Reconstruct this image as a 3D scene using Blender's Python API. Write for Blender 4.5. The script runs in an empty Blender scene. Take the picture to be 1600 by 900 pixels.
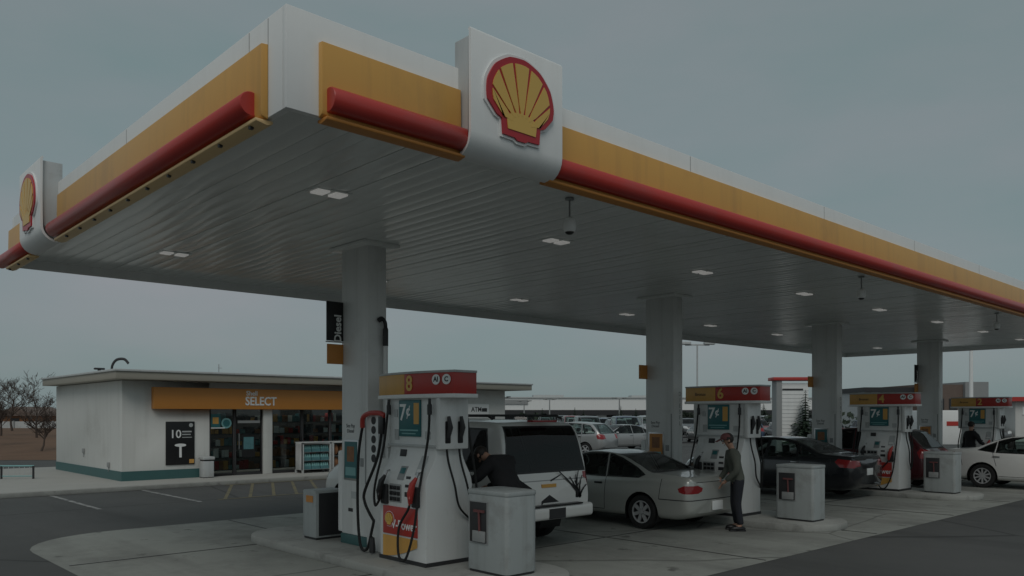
import bpy, bmesh, math, random
from mathutils import Vector, Matrix
R = math.radians
random.seed(7)
SC = bpy.context.scene
COL = SC.collection

# ------------------------------------------------------------------ materials
def mat(name, col, rough=0.6, metal=0.0, var=0.0, scale=3.0, bump=0.0, bscale=40.0, coat=0.0, spec=0.5, dirt=None, dscale=1.5, dlo=.55, dhi=.75):
    m = bpy.data.materials.new(name); m.use_nodes = True
    nt = m.node_tree; b = nt.nodes['Principled BSDF']
    b.inputs['Base Color'].default_value = (*col, 1)
    b.inputs['Roughness'].default_value = rough
    b.inputs['Metallic'].default_value = metal
    b.inputs['Coat Weight'].default_value = coat
    b.inputs['Coat Roughness'].default_value = 0.06
    b.inputs['Specular IOR Level'].default_value = spec
    tc = nt.nodes.new('ShaderNodeTexCoord')
    out = None
    if var > 0:
        n = nt.nodes.new('ShaderNodeTexNoise'); n.inputs['Scale'].default_value = scale
        n.inputs['Detail'].default_value = 6; n.inputs['Roughness'].default_value = .65
        nt.links.new(tc.outputs['Object'], n.inputs['Vector'])
        mx = nt.nodes.new('ShaderNodeMix'); mx.data_type = 'RGBA'
        mx.inputs[6].default_value = (*[c*(1-var) for c in col], 1)
        mx.inputs[7].default_value = (*[min(1, c*(1+var)) for c in col], 1)
        nt.links.new(n.outputs['Fac'], mx.inputs[0]); out = mx.outputs[2]
    if dirt:
        n2 = nt.nodes.new('ShaderNodeTexNoise'); n2.inputs['Scale'].default_value = dscale
        n2.inputs['Detail'].default_value = 8; n2.inputs['Roughness'].default_value = .7
        nt.links.new(tc.outputs['Object'], n2.inputs['Vector'])
        rp = nt.nodes.new('ShaderNodeMapRange'); rp.inputs[1].default_value = dlo; rp.inputs[2].default_value = dhi
        nt.links.new(n2.outputs['Fac'], rp.inputs[0])
        mx2 = nt.nodes.new('ShaderNodeMix'); mx2.data_type = 'RGBA'
        if out: nt.links.new(out, mx2.inputs[6])
        else: mx2.inputs[6].default_value = (*col, 1)
        mx2.inputs[7].default_value = (*dirt, 1)
        nt.links.new(rp.outputs[0], mx2.inputs[0]); out = mx2.outputs[2]
    if out: nt.links.new(out, b.inputs['Base Color'])
    if bump > 0:
        n3 = nt.nodes.new('ShaderNodeTexNoise'); n3.inputs['Scale'].default_value = bscale; n3.inputs['Detail'].default_value = 5
        nt.links.new(tc.outputs['Object'], n3.inputs['Vector'])
        bp = nt.nodes.new('ShaderNodeBump'); bp.inputs['Strength'].default_value = bump; bp.inputs['Distance'].default_value = .01
        nt.links.new(n3.outputs['Fac'], bp.inputs['Height']); nt.links.new(bp.outputs[0], b.inputs['Normal'])
    return m

def add_layer(m, scale, map_scale, lo, hi, col, amount=1.0, crack=False):
    # one more layer of wear over whatever feeds the base colour
    nt = m.node_tree; b = nt.nodes['Principled BSDF']; inp = b.inputs['Base Color']
    tc = nt.nodes.new('ShaderNodeTexCoord'); mp = nt.nodes.new('ShaderNodeMapping'); mp.inputs['Scale'].default_value = map_scale
    nt.links.new(tc.outputs['Object'], mp.inputs[0])
    rp = nt.nodes.new('ShaderNodeMapRange'); rp.inputs[1].default_value = lo; rp.inputs[2].default_value = hi
    if crack:
        n0 = nt.nodes.new('ShaderNodeTexNoise'); n0.inputs['Scale'].default_value = scale*2.5; n0.inputs['Detail'].default_value = 4
        nt.links.new(mp.outputs[0], n0.inputs['Vector'])
        ad = nt.nodes.new('ShaderNodeMix'); ad.data_type = 'RGBA'; ad.inputs[0].default_value = .18
        nt.links.new(mp.outputs[0], ad.inputs[6]); nt.links.new(n0.outputs['Color'], ad.inputs[7])
        n = nt.nodes.new('ShaderNodeTexVoronoi'); n.feature = 'DISTANCE_TO_EDGE'; n.inputs['Scale'].default_value = scale
        nt.links.new(ad.outputs[2], n.inputs['Vector']); nt.links.new(n.outputs['Distance'], rp.inputs[0]); rp.inputs[3].default_value = amount; rp.inputs[4].default_value = 0
    else:
        n = nt.nodes.new('ShaderNodeTexNoise'); n.inputs['Scale'].default_value = scale; n.inputs['Detail'].default_value = 7; n.inputs['Roughness'].default_value = .6
        nt.links.new(mp.outputs[0], n.inputs['Vector']); nt.links.new(n.outputs['Fac'], rp.inputs[0]); rp.inputs[4].default_value = amount
    mx = nt.nodes.new('ShaderNodeMix'); mx.data_type = 'RGBA'
    if inp.is_linked: nt.links.new(inp.links[0].from_socket, mx.inputs[6])
    else: mx.inputs[6].default_value = inp.default_value
    mx.inputs[7].default_value = (*col, 1)
    nt.links.new(rp.outputs[0], mx.inputs[0]); nt.links.new(mx.outputs[2], inp)

def glass_mat(name, tint, trans, rough=0.02):
    m = bpy.data.materials.new(name); m.use_nodes = True
    nt = m.node_tree; nt.nodes.clear()
    o = nt.nodes.new('ShaderNodeOutputMaterial'); t = nt.nodes.new('ShaderNodeBsdfTransparent')
    t.inputs[0].default_value = (*[c*trans for c in tint], 1)
    g = nt.nodes.new('ShaderNodeBsdfGlossy'); g.inputs['Roughness'].default_value = rough
    f = nt.nodes.new('ShaderNodeFresnel'); f.inputs['IOR'].default_value = 1.5
    mx = nt.nodes.new('ShaderNodeMixShader')
    nt.links.new(f.outputs[0], mx.inputs[0]); nt.links.new(t.outputs[0], mx.inputs[1]); nt.links.new(g.outputs[0], mx.inputs[2])
    nt.links.new(mx.outputs[0], o.inputs[0]); return m

def emis(name, col, s):
    m = bpy.data.materials.new(name); m.use_nodes = True
    b = m.node_tree.nodes['Principled BSDF']; b.inputs['Base Color'].default_value = (.8, .8, .8, 1)
    b.inputs['Emission Color'].default_value = (*col, 1); b.inputs['Emission Strength'].default_value = s
    return m

M = {}
M['white'] = mat('white_paint', (.82, .83, .82), .45, var=.03, scale=2, dirt=(.7, .7, .68), dscale=.9, dlo=.55, dhi=.9)
M['white_wall'] = mat('white_wall', (.63, .635, .61), .75, var=.04, scale=1.5, bump=.15, bscale=60, dirt=(.44, .43, .4), dscale=.5, dlo=.55, dhi=.9)
M['pump_white'] = mat('pump_white', (.74, .75, .74), .4, var=.03, scale=5, dirt=(.5, .5, .47), dscale=3, dlo=.58, dhi=.85)
M['yellow'] = mat('sign_yellow', (.68, .37, .09), .4, var=.05, scale=1.2, dirt=(.54, .29, .08), dscale=1.1, dlo=.55, dhi=.9)
M['yellow_b'] = mat('emblem_yellow', (.72, .46, .11), .35)
M['orange'] = mat('band_orange', (.6, .25, .055), .45, var=.05, scale=1.5)
M['red'] = mat('sign_red', (.47, .045, .036), .35, var=.08, scale=2)
M['red_b'] = mat('emblem_red', (.45, .02, .03), .3)
M['soffit'] = mat('soffit_metal', (.82, .84, .82), .17, var=.04, scale=.8, dirt=(.66, .68, .66), dscale=.6, dlo=.5, dhi=.8)
M['collar'] = mat('collar_grey', (.5, .51, .5), .5)
M['col_white'] = mat('column_white', (.76, .77, .76), .45, var=.03, scale=2, dirt=(.5, .5, .48), dscale=1.2, dlo=.55, dhi=.9)
M['bin_grey'] = mat('bin_grey', (.38, .41, .41), .55, var=.05, scale=4, dirt=(.24, .24, .23), dscale=2.5, dlo=.5, dhi=.8)
M['alloy'] = mat('alloy', (.5, .51, .52), .35, metal=.3)
M['trim_cream_lit'] = mat('trim_cream_lit', (.85, .6, .3), .5)  # left lower trim: cream lightened, bounce light from below put into the colour
M['dark'] = mat('dark_grey', (.03, .03, .032), .5)
M['black'] = mat('black_plastic', (.012, .012, .013), .4)
M['rubber'] = mat('rubber', (.014, .014, .014), .75, var=.2, scale=20)
M['teal'] = mat('teal_base', (.05, .13, .13), .5, var=.1)
M['teal_sign'] = mat('teal_sign', (.03, .15, .16), .35, var=.15, scale=6)
M['teal_pale'] = mat('teal_pale', (.2, .42, .42), .4)
M['grey'] = mat('mid_grey', (.3, .31, .31), .5, var=.06)
M['lgrey'] = mat('light_grey', (.5, .52, .52), .5, var=.05, dirt=(.36, .36, .34), dscale=2.5)
M['steel'] = mat('steel', (.5, .5, .5), .3, metal=1)
M['chrome'] = mat('chrome', (.7, .7, .7), .12, metal=1)
M['roofedge'] = mat('roof_edge_beige', (.34, .32, .27), .6, var=.06)
M['roofing'] = mat('roofing', (.25, .25, .24), .9)
M['lamp'] = emis('canopy_lamp', (1, .98, .93), .26)
M['shoplight'] = emis('shop_light', (1, .97, .9), 9.0)
M['lens'] = mat('lens_white', (.85, .86, .85), .25)
M['concrete'] = mat('concrete', (.30, .31, .285), .85, var=.2, scale=.9, bump=.25, bscale=25, dirt=(.13, .13, .12), dscale=.45, dlo=.46, dhi=.72)
M['island'] = mat('island_concrete', (.34, .345, .325), .85, var=.15, scale=2, bump=.25, bscale=25, dirt=(.2, .2, .185), dscale=1.1, dlo=.5, dhi=.75)
M['sidewalk'] = mat('sidewalk_concrete', (.38, .375, .35), .85, var=.12, scale=1.2, bump=.2, bscale=25)
M['asphalt'] = mat('asphalt', (.08, .082, .08), .9, var=.3, scale=.35, bump=.5, bscale=90, dirt=(.10, .1, .098), dscale=.15, dlo=.45, dhi=.7)
M['paint_white'] = mat('line_white', (.34, .34, .33), .8, var=.15, scale=6, dirt=(.11, .11, .11), dscale=4, dlo=.46, dhi=.6)
M['paint_yellow'] = mat('line_yellow', (.19, .165, .095), .8, var=.15, scale=6, dirt=(.1, .098, .085), dscale=3, dlo=.48, dhi=.62)
M['drygrass'] = mat('dry_grass', (.15, .085, .05), .95, var=.4, scale=.5, bump=.6, bscale=8)
M['glass_dark'] = glass_mat('shop_glass', (.85, .92, .92), .85)
M['glass_car'] = glass_mat('car_glass', (.8, .92, .88), .8)
M['glass_tint'] = glass_mat('tinted_glass', (.6, .65, .7), .12)
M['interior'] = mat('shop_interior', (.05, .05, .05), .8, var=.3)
M['seat'] = mat('car_seat', (.17, .17, .165), .8)
M['bark'] = mat('bark', (.075, .055, .045), .9, var=.3, scale=3)
M['conifer'] = mat('conifer_green', (.028, .05, .03), .8, var=.4, scale=1.5)
M['bush'] = mat('bush_green', (.03, .045, .028), .85, var=.4, scale=2)
M['brick'] = mat('brown_cladding', (.16, .12, .10), .8, var=.15)
M['skin'] = mat('skin', (.42, .24, .17), .5)
M['hair'] = mat('dark_hair', (.02, .015, .012), .6)
M['cloth_black'] = mat('black_cloth', (.01, .01, .012), .85, bump=.3, bscale=30)
M['cloth_grey'] = mat('grey_jacket', (.10, .108, .09), .85, var=.15, scale=8, bump=.3, bscale=30)
M['cloth_jean'] = mat('dark_trousers', (.02, .022, .03), .85, var=.2, scale=10)
M['maroon_cloth'] = mat('dull_red_cap', (.16, .06, .06), .85)
M['tail'] = mat('tail_light_red', (.28, .012, .015), .12, coat=.6)
M['head'] = mat('head_light', (.6, .62, .62), .1, coat=.6)
M['shop_blue'] = mat('goods_blue', (.09, .22, .24), .5, var=.5, scale=9)
M['shop_brown'] = mat('goods_brown', (.28, .13, .06), .6, var=.6, scale=9)
def paint(name, col, metal=0.0, rough=.3):
    return mat(name, col, rough, metal=metal, coat=.7, var=.03, scale=3)

add_layer(M['concrete'], 1.0, (.9, .12, 1), .48, .75, (.15, .15, .14), .75)
add_layer(M['concrete'], 2.2, (1, 1, 1), .62, .70, (.085, .083, .078), .8)
add_layer(M['concrete'], .22, (1, 1, 1), .0, .006, (.08, .08, .075), .7, crack=True)
add_layer(M['island'], 3.0, (1, 1, 1), .58, .72, (.15, .15, .14), .7)
add_layer(M['asphalt'], 1.0, (.5, .06, 1), .5, .72, (.045, .045, .045), .8)
add_layer(M['asphalt'], .16, (1, 1, 1), .0, .008, (.03, .03, .03), .8, crack=True)
add_layer(M['asphalt'], 1.6, (1, 1, 1), .62, .72, (.12, .12, .115), .5)
for k_, c_, a_ in (('white', (.58, .58, .55), .22), ('yellow', (.42, .23, .08), .5), ('white_wall', (.42, .415, .39), .28), ('col_white', (.42, .42, .39), .5), ('pump_white', (.4, .395, .37), .35), ('lgrey', (.3, .3, .28), .4), ('bin_grey', (.2, .2, .19), .5)):
    add_layer(M[k_], 2.2, (2.2, 2.2, .14), .5, .78, c_, a_)
add_layer(M['red'], 1.4, (1, 1, 1), .5, .75, (.3, .09, .085), .45)
# ------------------------------------------------------------------ mesh builder
class MB:
    def __init__(s): s.v = []; s.f = []; s.m = []
    def add(s, vs, fs, m=0):
        b = len(s.v); s.v += [tuple(v) for v in vs]
        for f in fs: s.f.append(tuple(i+b for i in f)); s.m.append(m)
    def box(s, c, d, m=0, rot=None):
        x, y, z = [k/2 for k in d]
        vs = [Vector(p) for p in ((-x,-y,-z),(x,-y,-z),(x,y,-z),(-x,y,-z),(-x,-y,z),(x,-y,z),(x,y,z),(-x,y,z))]
        if rot: vs = [rot @ v for v in vs]
        vs = [v+Vector(c) for v in vs]
        s.add(vs, [(0,3,2,1),(4,5,6,7),(0,1,5,4),(1,2,6,5),(2,3,7,6),(3,0,4,7)], m); return s
    def bx(s, x0, x1, y0, y1, z0, z1, m=0):
        return s.box(((x0+x1)/2, (y0+y1)/2, (z0+z1)/2), (abs(x1-x0), abs(y1-y0), abs(z1-z0)), m)
    def prism(s, poly, axis, a0, a1, m=0):
        def P(p, a):
            return {'x': (a, p[0], p[1]), 'y': (p[0], a, p[1]), 'z': (p[0], p[1], a)}[axis]
        n = len(poly)
        vs = [P(p, a0) for p in poly]+[P(p, a1) for p in poly]
        fs = [tuple(range(n)), tuple(range(2*n-1, n-1, -1))]+[(i, (i+1) % n, n+(i+1) % n, n+i) for i in range(n)]
        s.add(vs, fs, m); return s
    def tube(s, pts, r, n=8, m=0, cap=True):
        pts = [Vector(p) for p in pts]; rs = r if isinstance(r, (list, tuple)) else [r]*len(pts)
        vs = []; fs = []; up = None
        for i, p in enumerate(pts):
            t = (pts[min(i+1, len(pts)-1)]-pts[max(i-1, 0)])
            if t.length < 1e-9: t = Vector((0, 0, 1))
            t.normalize()
            if up is None:
                up = Vector((0, 0, 1)) if abs(t.z) < .9 else Vector((1, 0, 0))
            a = t.cross(up)
            if a.length < 1e-6: a = t.orthogonal()
            a.normalize(); b = a.cross(t); b.normalize(); up = b
            for k in range(n):
                an = 2*math.pi*k/n; vs.append(p+(a*math.cos(an)+b*math.sin(an))*rs[i])
        for i in range(len(pts)-1):
            for k in range(n):
                fs.append((i*n+k, i*n+(k+1) % n, (i+1)*n+(k+1) % n, (i+1)*n+k))
        if cap: fs += [tuple(range(n-1, -1, -1)), tuple(range((len(pts)-1)*n, len(pts)*n))]
        s.add(vs, fs, m); return s
    def lathe(s, prof, c=(0, 0, 0), axis='z', n=24, m=0, cap=True):
        vs = []; fs = []
        for r, h in prof:
            for k in range(n):
                a = 2*math.pi*k/n; x, y = r*math.cos(a), r*math.sin(a)
                p = {'z': (x, y, h), 'y': (x, h, y), 'x': (h, x, y)}[axis]
                vs.append((p[0]+c[0], p[1]+c[1], p[2]+c[2]))
        for i in range(len(prof)-1):
            for k in range(n): fs.append((i*n+k, i*n+(k+1) % n, (i+1)*n+(k+1) % n, (i+1)*n+k))
        if cap and prof[0][0] > 1e-4: fs.append(tuple(range(n)))
        if cap and prof[-1][0] > 1e-4: fs.append(tuple(range((len(prof)-1)*n, len(prof)*n)))
        s.add(vs, fs, m); return s
    def ball(s, c, r, n=12, m=0):
        r = r if isinstance(r, (tuple, list)) else (r, r, r)
        vs = []; fs = []; h = n//2
        for i in range(h+1):
            th = math.pi*i/h
            for k in range(n):
                a = 2*math.pi*k/n
                vs.append((c[0]+r[0]*math.sin(th)*math.cos(a), c[1]+r[1]*math.sin(th)*math.sin(a), c[2]+r[2]*math.cos(th)))
        for i in range(h):
            for k in range(n): fs.append((i*n+k, (i+1)*n+k, (i+1)*n+(k+1) % n, i*n+(k+1) % n))
        s.add(vs, fs, m); return s
    def build(s, name, mats, parent=None, bevel=0.0, seg=2, smooth=35, loc=None, rotz=0):
        me = bpy.data.meshes.new(name); me.from_pydata(s.v, [], s.f)
        for i, p in enumerate(me.polygons): p.material_index = s.m[i]
        bm = bmesh.new(); bm.from_mesh(me)
        bmesh.ops.remove_doubles(bm, verts=bm.verts, dist=1e-5)
        bmesh.ops.dissolve_degenerate(bm, edges=bm.edges, dist=1e-6)
        bmesh.ops.recalc_face_normals(bm, faces=bm.faces)
        if bevel > 0:
            es = [e for e in bm.edges if len(e.link_faces) == 2 and e.calc_face_angle(0) > R(40)]
            bmesh.ops.bevel(bm, geom=es, offset=bevel, segments=seg, profile=.5, affect='EDGES', clamp_overlap=True)
        bm.to_mesh(me); bm.free()
        for m in (mats if isinstance(mats, (list, tuple)) else [mats]): me.materials.append(M[m] if isinstance(m, str) else m)
        for p in me.polygons: p.use_smooth = True
        me.set_sharp_from_angle(angle=R(smooth))
        o = bpy.data.objects.new(name, me); COL.objects.link(o)
        if parent: o.parent = parent
        if loc: o.location = loc
        if rotz: o.rotation_euler = (0, 0, rotz)
        return o

def tag(o, label=None, cat=None, group=None, kind=None):
    if label: o['label'] = label
    if cat: o['category'] = cat
    if group: o['group'] = group
    if kind: o['kind'] = kind
    return o
def thing(name, label, cat, loc=(0, 0, 0), rotz=0, group=None):
    o = bpy.data.objects.new(name, None); COL.objects.link(o); o.empty_display_size = .2
    o.location = loc; o.rotation_euler = (0, 0, rotz)
    return tag(o, label, cat, group)
def dup(o, loc=None, rotz=None, parent=None, label=None):
    c = o.copy(); COL.objects.link(c)
    if parent: c.parent = parent
    if loc is not None: c.location = loc
    if rotz is not None: c.rotation_euler = (0, 0, rotz)
    if label: c['label'] = label
    for ch in list(o.children): dup(ch, parent=c)
    return c
FACE_X = (R(90), 0, R(-90))    # reads on a face looking towards -X
FACE_Y = (R(90), 0, 0)         # reads on a face looking towards -Y
FACE_PX = (R(90), 0, R(90))    # reads on a face looking towards +X
def text(name, body, size, loc, rot, m, parent=None, ext=.003, bold=0.0, align='CENTER', sx=1.0):
    cu = bpy.data.curves.new(name, 'FONT'); cu.body = body; cu.size = size; cu.extrude = ext; cu.offset = bold
    cu.align_x = align; cu.align_y = 'CENTER'; cu.resolution_u = 3
    t = bpy.data.objects.new(name+'_tmp', cu); COL.objects.link(t)
    dg = bpy.context.evaluated_depsgraph_get()
    me = bpy.data.meshes.new_from_object(t.evaluated_get(dg))
    bpy.data.objects.remove(t); bpy.data.curves.remove(cu)
    me.name = name; me.materials.clear(); me.materials.append(M[m] if isinstance(m, str) else m)
    o = bpy.data.objects.new(name, me); COL.objects.link(o)
    if parent: o.parent = parent
    o.location = loc; o.rotation_euler = rot; o.scale = (sx, 1, 1)
    return o
CS, CT = -2.865, -5.552        # camera foot in station axes (X along the long fascia, Y along the short one)
def cam2st(X, Y):              # metres right of / ahead of the camera -> station axes
    return (CS+X*.7317+Y*.6816, CT-X*.6818+Y*.7316)
VIEWROT = R(-42.97)
def ordinal(i): return ['first', 'second', 'third', 'fourth', 'fifth', 'sixth', 'seventh', 'eighth', 'ninth', 'tenth'][i]

# ------------------------------------------------------------------ ground
def sheet(name, pts, z, m, **k):
    b = MB(); b.add([(x, y, z) for x, y in pts], [tuple(range(len(pts)))]); o = b.build(name, m); return tag(o, kind='structure')
sheet('ground', [(-1500, -1500), (1500, -1500), (1500, 1500), (-1500, 1500)], 0, 'asphalt')
def rrect(x0, x1, y0, y1, rads, n=8):
    pts = []
    for (cx, cy, a0, r) in ((x1-rads[0], y1-rads[0], 0, rads[0]), (x0+rads[1], y1-rads[1], 90, rads[1]), (x0+rads[2], y0+rads[2], 180, rads[2]), (x1-rads[3], y0+rads[3], 270, rads[3])):
        for i in range(n+1):
            a = R(a0+90*i/n); pts.append((cx+r*math.cos(a), cy+r*math.sin(a)))
    return pts
sheet('forecourt_slab', rrect(0, 33, .1, 9.3, (.3, 1.6, .3, .3)), .004, 'concrete')
# joints in the slab
jb = MB()
for x in [3.6*i for i in range(1, 9)]: jb.bx(x-.012, x+.012, .15, 9.25, .006, .009)
for y in (3.0, 6.2): jb.bx(.1, 32.9, y-.012, y+.012, .0065, .0095)
tag(jb.build('slab_joints', 'dark'), kind='structure')
# oil stains: dark irregular patches lying on the slab
# pavement along the store
sw = MB(); sw.bx(-14, 21, 16.9, 27, 0, .12); sw.bx(-14, 21, 16.75, 16.9, 0, .125, 1)
tag(sw.build('pavement', ['sidewalk', 'island'], bevel=.015), kind='structure')
ln = MB()
for x in (-2.2, .1, 2.35, 4.5): ln.bx(x-.05, x+.05, 12.8, 16.7, .004, .006)
tag(ln.build('parking_lines', 'paint_white'), kind='structure')
hb = MB()
for i in range(13):
    x0 = 5.1+i*.62
    hb.add([(x0, 13, .005), (x0+.09, 13, .005), (x0+1.89, 16.7, .005), (x0+1.8, 16.7, .005)], [(0, 1, 2, 3)])
for y in (12.95, 16.6): hb.add([(5.0+.486*(y-13), y, .0065), (14.6, y, .0065), (14.6, y+.12, .0065), (5.0+.486*(y-13), y+.12, .0065)], [(0, 1, 2, 3)])
tag(hb.build('crosshatch_marking', 'paint_yellow'), kind='structure')

# dry grass bank to the far left
gb = MB(); P = []
for X, Y, z in ((-60, 33, 0.01), (-10, 36, 0.01), (-6, 60, .9), (-70, 60, .9), ): P.append((*cam2st(X, Y), z))
gb.add(P, [(0, 1, 2, 3)])
q = [(*cam2st(-6, 60), .9), (*cam2st(-70, 60), .9), (*cam2st(-90, 140), 1.0), (*cam2st(-4, 140), 1.0)]
gb.add(q, [(0, 1, 2, 3)])
tag(gb.build('dry_grass_bank', 'drygrass'), kind='structure')

# islands
isl = None
for i, x in enumerate((3.55, 10.8, 18.05, 25.35)):
    poly = rrect(x-.85, x+.85, .75, 7.0, (.8, .8, .8, .8))
    b = MB(); b.prism(poly, 'z', 0, .12)
    tag(b.build('pump_island', 'island', bevel=.02), kind='structure')

# ------------------------------------------------------------------ canopy
XE, YE = 28.9, 8.97
cn = thing('canopy', 'long flat fuel canopy with white, yellow and red edge band', 'canopy', (0, 0, 0))
# soffit of planks running across
so = MB()
PW = .2; n = int(XE/PW)
for i in range(n):
    x0 = .06+i*PW; x1 = min(x0+PW-.004, XE-.06); dz = random.uniform(-.002, .002); tz = random.uniform(-.005, .005)
    z = 4.45; ys = (.06, YE-.06)
    prof = [(x0, z+.03), (x0, z+dz), (x0+.3*(x1-x0), z-.005+dz+.3*tz), (x0+.7*(x1-x0), z-.005+dz+.7*tz), (x1, z+dz+tz), (x1, z+.03)]
    vs_ = [(a, y, b_) for y in ys for a, b_ in prof]
    so.add(vs_, [(k, k+1, k+7, k+6) for k in range(5)])
so.build('soffit', 'soffit', cn, smooth=30)
MB().bx(.07, XE-.07, .07, YE-.07, 4.49, 4.95).build('roof_deck', 'roofing', cn)
ZT = 5.075; ZB = 4.3
for q in ((0, XE, 0, .06), (0, XE, YE-.06, YE), (0, .06, .0605, YE-.0605), (XE-.06, XE, .0605, YE-.0605)):
    MB().bx(*q, ZB, ZT).build('fascia', 'white', cn, bevel=.004)
# seams: slim vertical joints of the white band
for x in (5.2, 8.6, 12, 15.4, 18.8, 22.2, 25.6): MB().bx(x-.004, x+.004, -.002, .0, 4.87, ZT-.01).build('fascia_seam', 'grey', cn)
for y in (.29, .62, 3.6): MB().bx(-.002, 0, y-.004, y+.004, 4.87 if y > .3 else ZB+.02, ZT-.01).build('fascia_seam', 'grey', cn)
def yprof(o):   # profile (outward, z): flat yellow panel with a slightly rolled bottom
    return [(0, 4.865), (.055, 4.86), (.06, 4.6), (.06, 4.34), (.05, 4.305), (.0, 4.285)]
def ypanel(axis, a0, a1):
    b = MB(); b.prism([(-p[0]-.0005, p[1]) for p in yprof(0)], axis, a0, a1)
    b.build('yellow_panel', 'yellow', cn, bevel=.004)
ypanel('x', .27, 1.64); ypanel('x', 2.74, XE)
ypanel('y', .29, 6.15); ypanel('y', 7.55, YE)
def lip(axis, a0, a1, bolts):
    b = MB(); b.prism([(-.095, 4.285), (-.088, 4.262), (.0, 4.245), (.05, 4.262), (.05, 4.284), (0, 4.284)], axis, a0, a1)
    o = b.build('lower_trim', 'orange' if axis == 'x' else 'trim_cream_lit', cn, bevel=.004)
    if bolts:
        a = a0+.15
        while a < a1-.05:
            MB().box((-.06, a, 4.25), (.03, .035, .025)).build('trim_clip', 'dark', o)
            a += .58
lip('x', .29, 1.66, False); lip('x', 2.72, XE, False); lip('y', .31, 6.15, True); lip('y', 7.55, YE, True)
def rtube(axis, a0, a1):
    r = .097; zc = 4.415; yc = -.085
    pr = [(0, a0), (r*.93, a0), (r, a0+.008), (r, a1-.008), (r*.93, a1), (0, a1)]
    b = MB()
    if axis == 'x': b.lathe(pr, (0, yc, zc), 'x', 20)
    else: b.lathe(pr, (yc, 0, zc), 'y', 20)
    o = b.build('red_tube', 'red', cn, smooth=40)
rtube('x', .31, 1.66); rtube('x', 2.72, XE); rtube('y', .40, 6.2); rtube('y', 7.5, YE+.35)

# emblem signs -------------------------------------------------
def shell_outline(k=1.0, drop=0):
    pts = []
    for i in range(41):
        a = R(-14+208*i/40)
        sc = 1.0-.012*abs(math.sin(a*6.5))
        pts.append((.5*k*sc*math.cos(a), (.02+.46*k*sc*math.sin(a))))
    pts += [(-.36*k, -.22*k), (-.285*k, -.25*k), (-.27*k, -.42*k), (-.10*k, -.425*k), (-.06*k, -.45*k), (.06*k, -.45*k), (.10*k, -.425*k), (.27*k, -.42*k), (.285*k, -.25*k), (.36*k, -.22*k)]
    return pts
def emblem(parent, loc, rot, size, depth=.035, name='emblem'):
    o = bpy.data.objects.new(name, None)
    b = MB(); b.prism([(x*size*1.07, y*size*1.07) for x, y in shell_outline()], 'z', 0, depth*.5)
    back = b.build('emblem_edge', 'white', parent, smooth=30); back.location = loc; back.rotation_euler = rot
    b = MB(); b.prism([(x*size, y*size) for x, y in shell_outline()], 'z', depth*.5, depth)
    b.build('red_border', 'red_b', back, smooth=30)
    b = MB()
    ap = (0, -.34)
    rays = [-68, -47, -28, -9.5, 9.5, 28, 47, 68]
    ol = [(x*.86, y*.86+.0) for x, y in shell_outline()]
    def edge(deg):      # where a ray from the apex meets the inner outline
        d = (math.sin(R(deg)), math.cos(R(deg))); best = 0
        for i in range(len(ol)):
            p, q = ol[i], ol[(i+1) % len(ol)]; ex, ey = q[0]-p[0], q[1]-p[1]
            den = d[0]*ey-d[1]*ex
            if abs(den) < 1e-9: continue
            t = ((p[0]-ap[0])*ey-(p[1]-ap[1])*ex)/den; u = ((p[0]-ap[0])*d[1]-(p[1]-ap[1])*d[0])/den
            if 0 <= u <= 1 and t > best: best = t
        return (ap[0]+d[0]*best, ap[1]+d[1]*best, best)
    gap = 1.5
    for i in range(len(rays)-1):
        a0, a1 = rays[i]+gap*(1 if i else 0), rays[i+1]-gap*(1 if i < len(rays)-2 else 0)
        top = [edge(a0+(a1-a0)*j/4) for j in range(5)]
        am = (a0+a1)/2; st = .17
        base = (ap[0]+math.sin(R(am))*st, ap[1]+math.cos(R(am))*st)
        w0 = [(ap[0]+math.sin(R(a))*.3, ap[1]+math.cos(R(a))*.3) for a in (a0, a1)]
        poly = [(base[0]-.012, base[1]), w0[0]]+[(t[0], t[1]) for t in top]+[w0[1], (base[0]+.012, base[1])]
        if am < -1 or am > -1: b.prism([(x*size, y*size) for x, y in poly][::-1], 'z', depth, depth+.008)
    base = [(-.205, -.35), (.205, -.35), (.225, -.21), (.14, -.155), (.0, -.14), (-.14, -.155), (-.225, -.21)]
    b.prism([(x*size, y*size) for x, y in base], 'z', depth, depth+.007)
    b.build('yellow_fan', 'yellow_b', back, smooth=30)
    return back
def emblem_sign(label, loc, rotz):
    # front looks to local -Y
    t = thing('emblem_sign', label, 'sign', loc, rotz, 'emblem signs on the canopy')
    pr = [(0.05, 1.25), (-.20, 1.25), (-.22, 1.22), (-.22, .27)]
    for i in range(7):
        a = R(90*i/6); pr.append((-.22+.2*(1-math.cos(a)), .27-.22*math.sin(a)))
    pr += [(.05, .05)]
    inner = [(p[0]+.03, p[1]) if k < 4 else p for k, p in enumerate(pr)]
    n_ = len(pr)-1
    outer = pr[1:n_]
    innr = []
    for k in range(len(outer)):
        p0 = Vector(outer[max(0, k-1)]); p1 = Vector(outer[min(len(outer)-1, k+1)]); d = (p1-p0).normalized()
        innr.append((outer[k][0]-d.y*.03, outer[k][1]+d.x*.03))
    b = MB(); b.prism(outer+innr[::-1], 'x', -.6, .6); b.build('face_sheet', 'white', t, smooth=40)
    core = [(.05, 1.2)]+[(-.185, 1.2), (-.185, .3)]+[(.0, .1), (.05, .1)]
    b = MB(); b.prism(core, 'x', -.56, .56); b.build('sign_box', 'lgrey', t, bevel=.006)
    t.scale = (.955, 1, .92)
    emblem(t, (0, -.221, .685), FACE_Y, .88)
    return t
emblem_sign('white square sign with red and yellow scallop emblem, on the front fascia', (2.19, 0, 4.215), 0)
emblem_sign('white square sign with scallop emblem, on the left short fascia', (0, 6.85, 4.22), R(-90))

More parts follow.
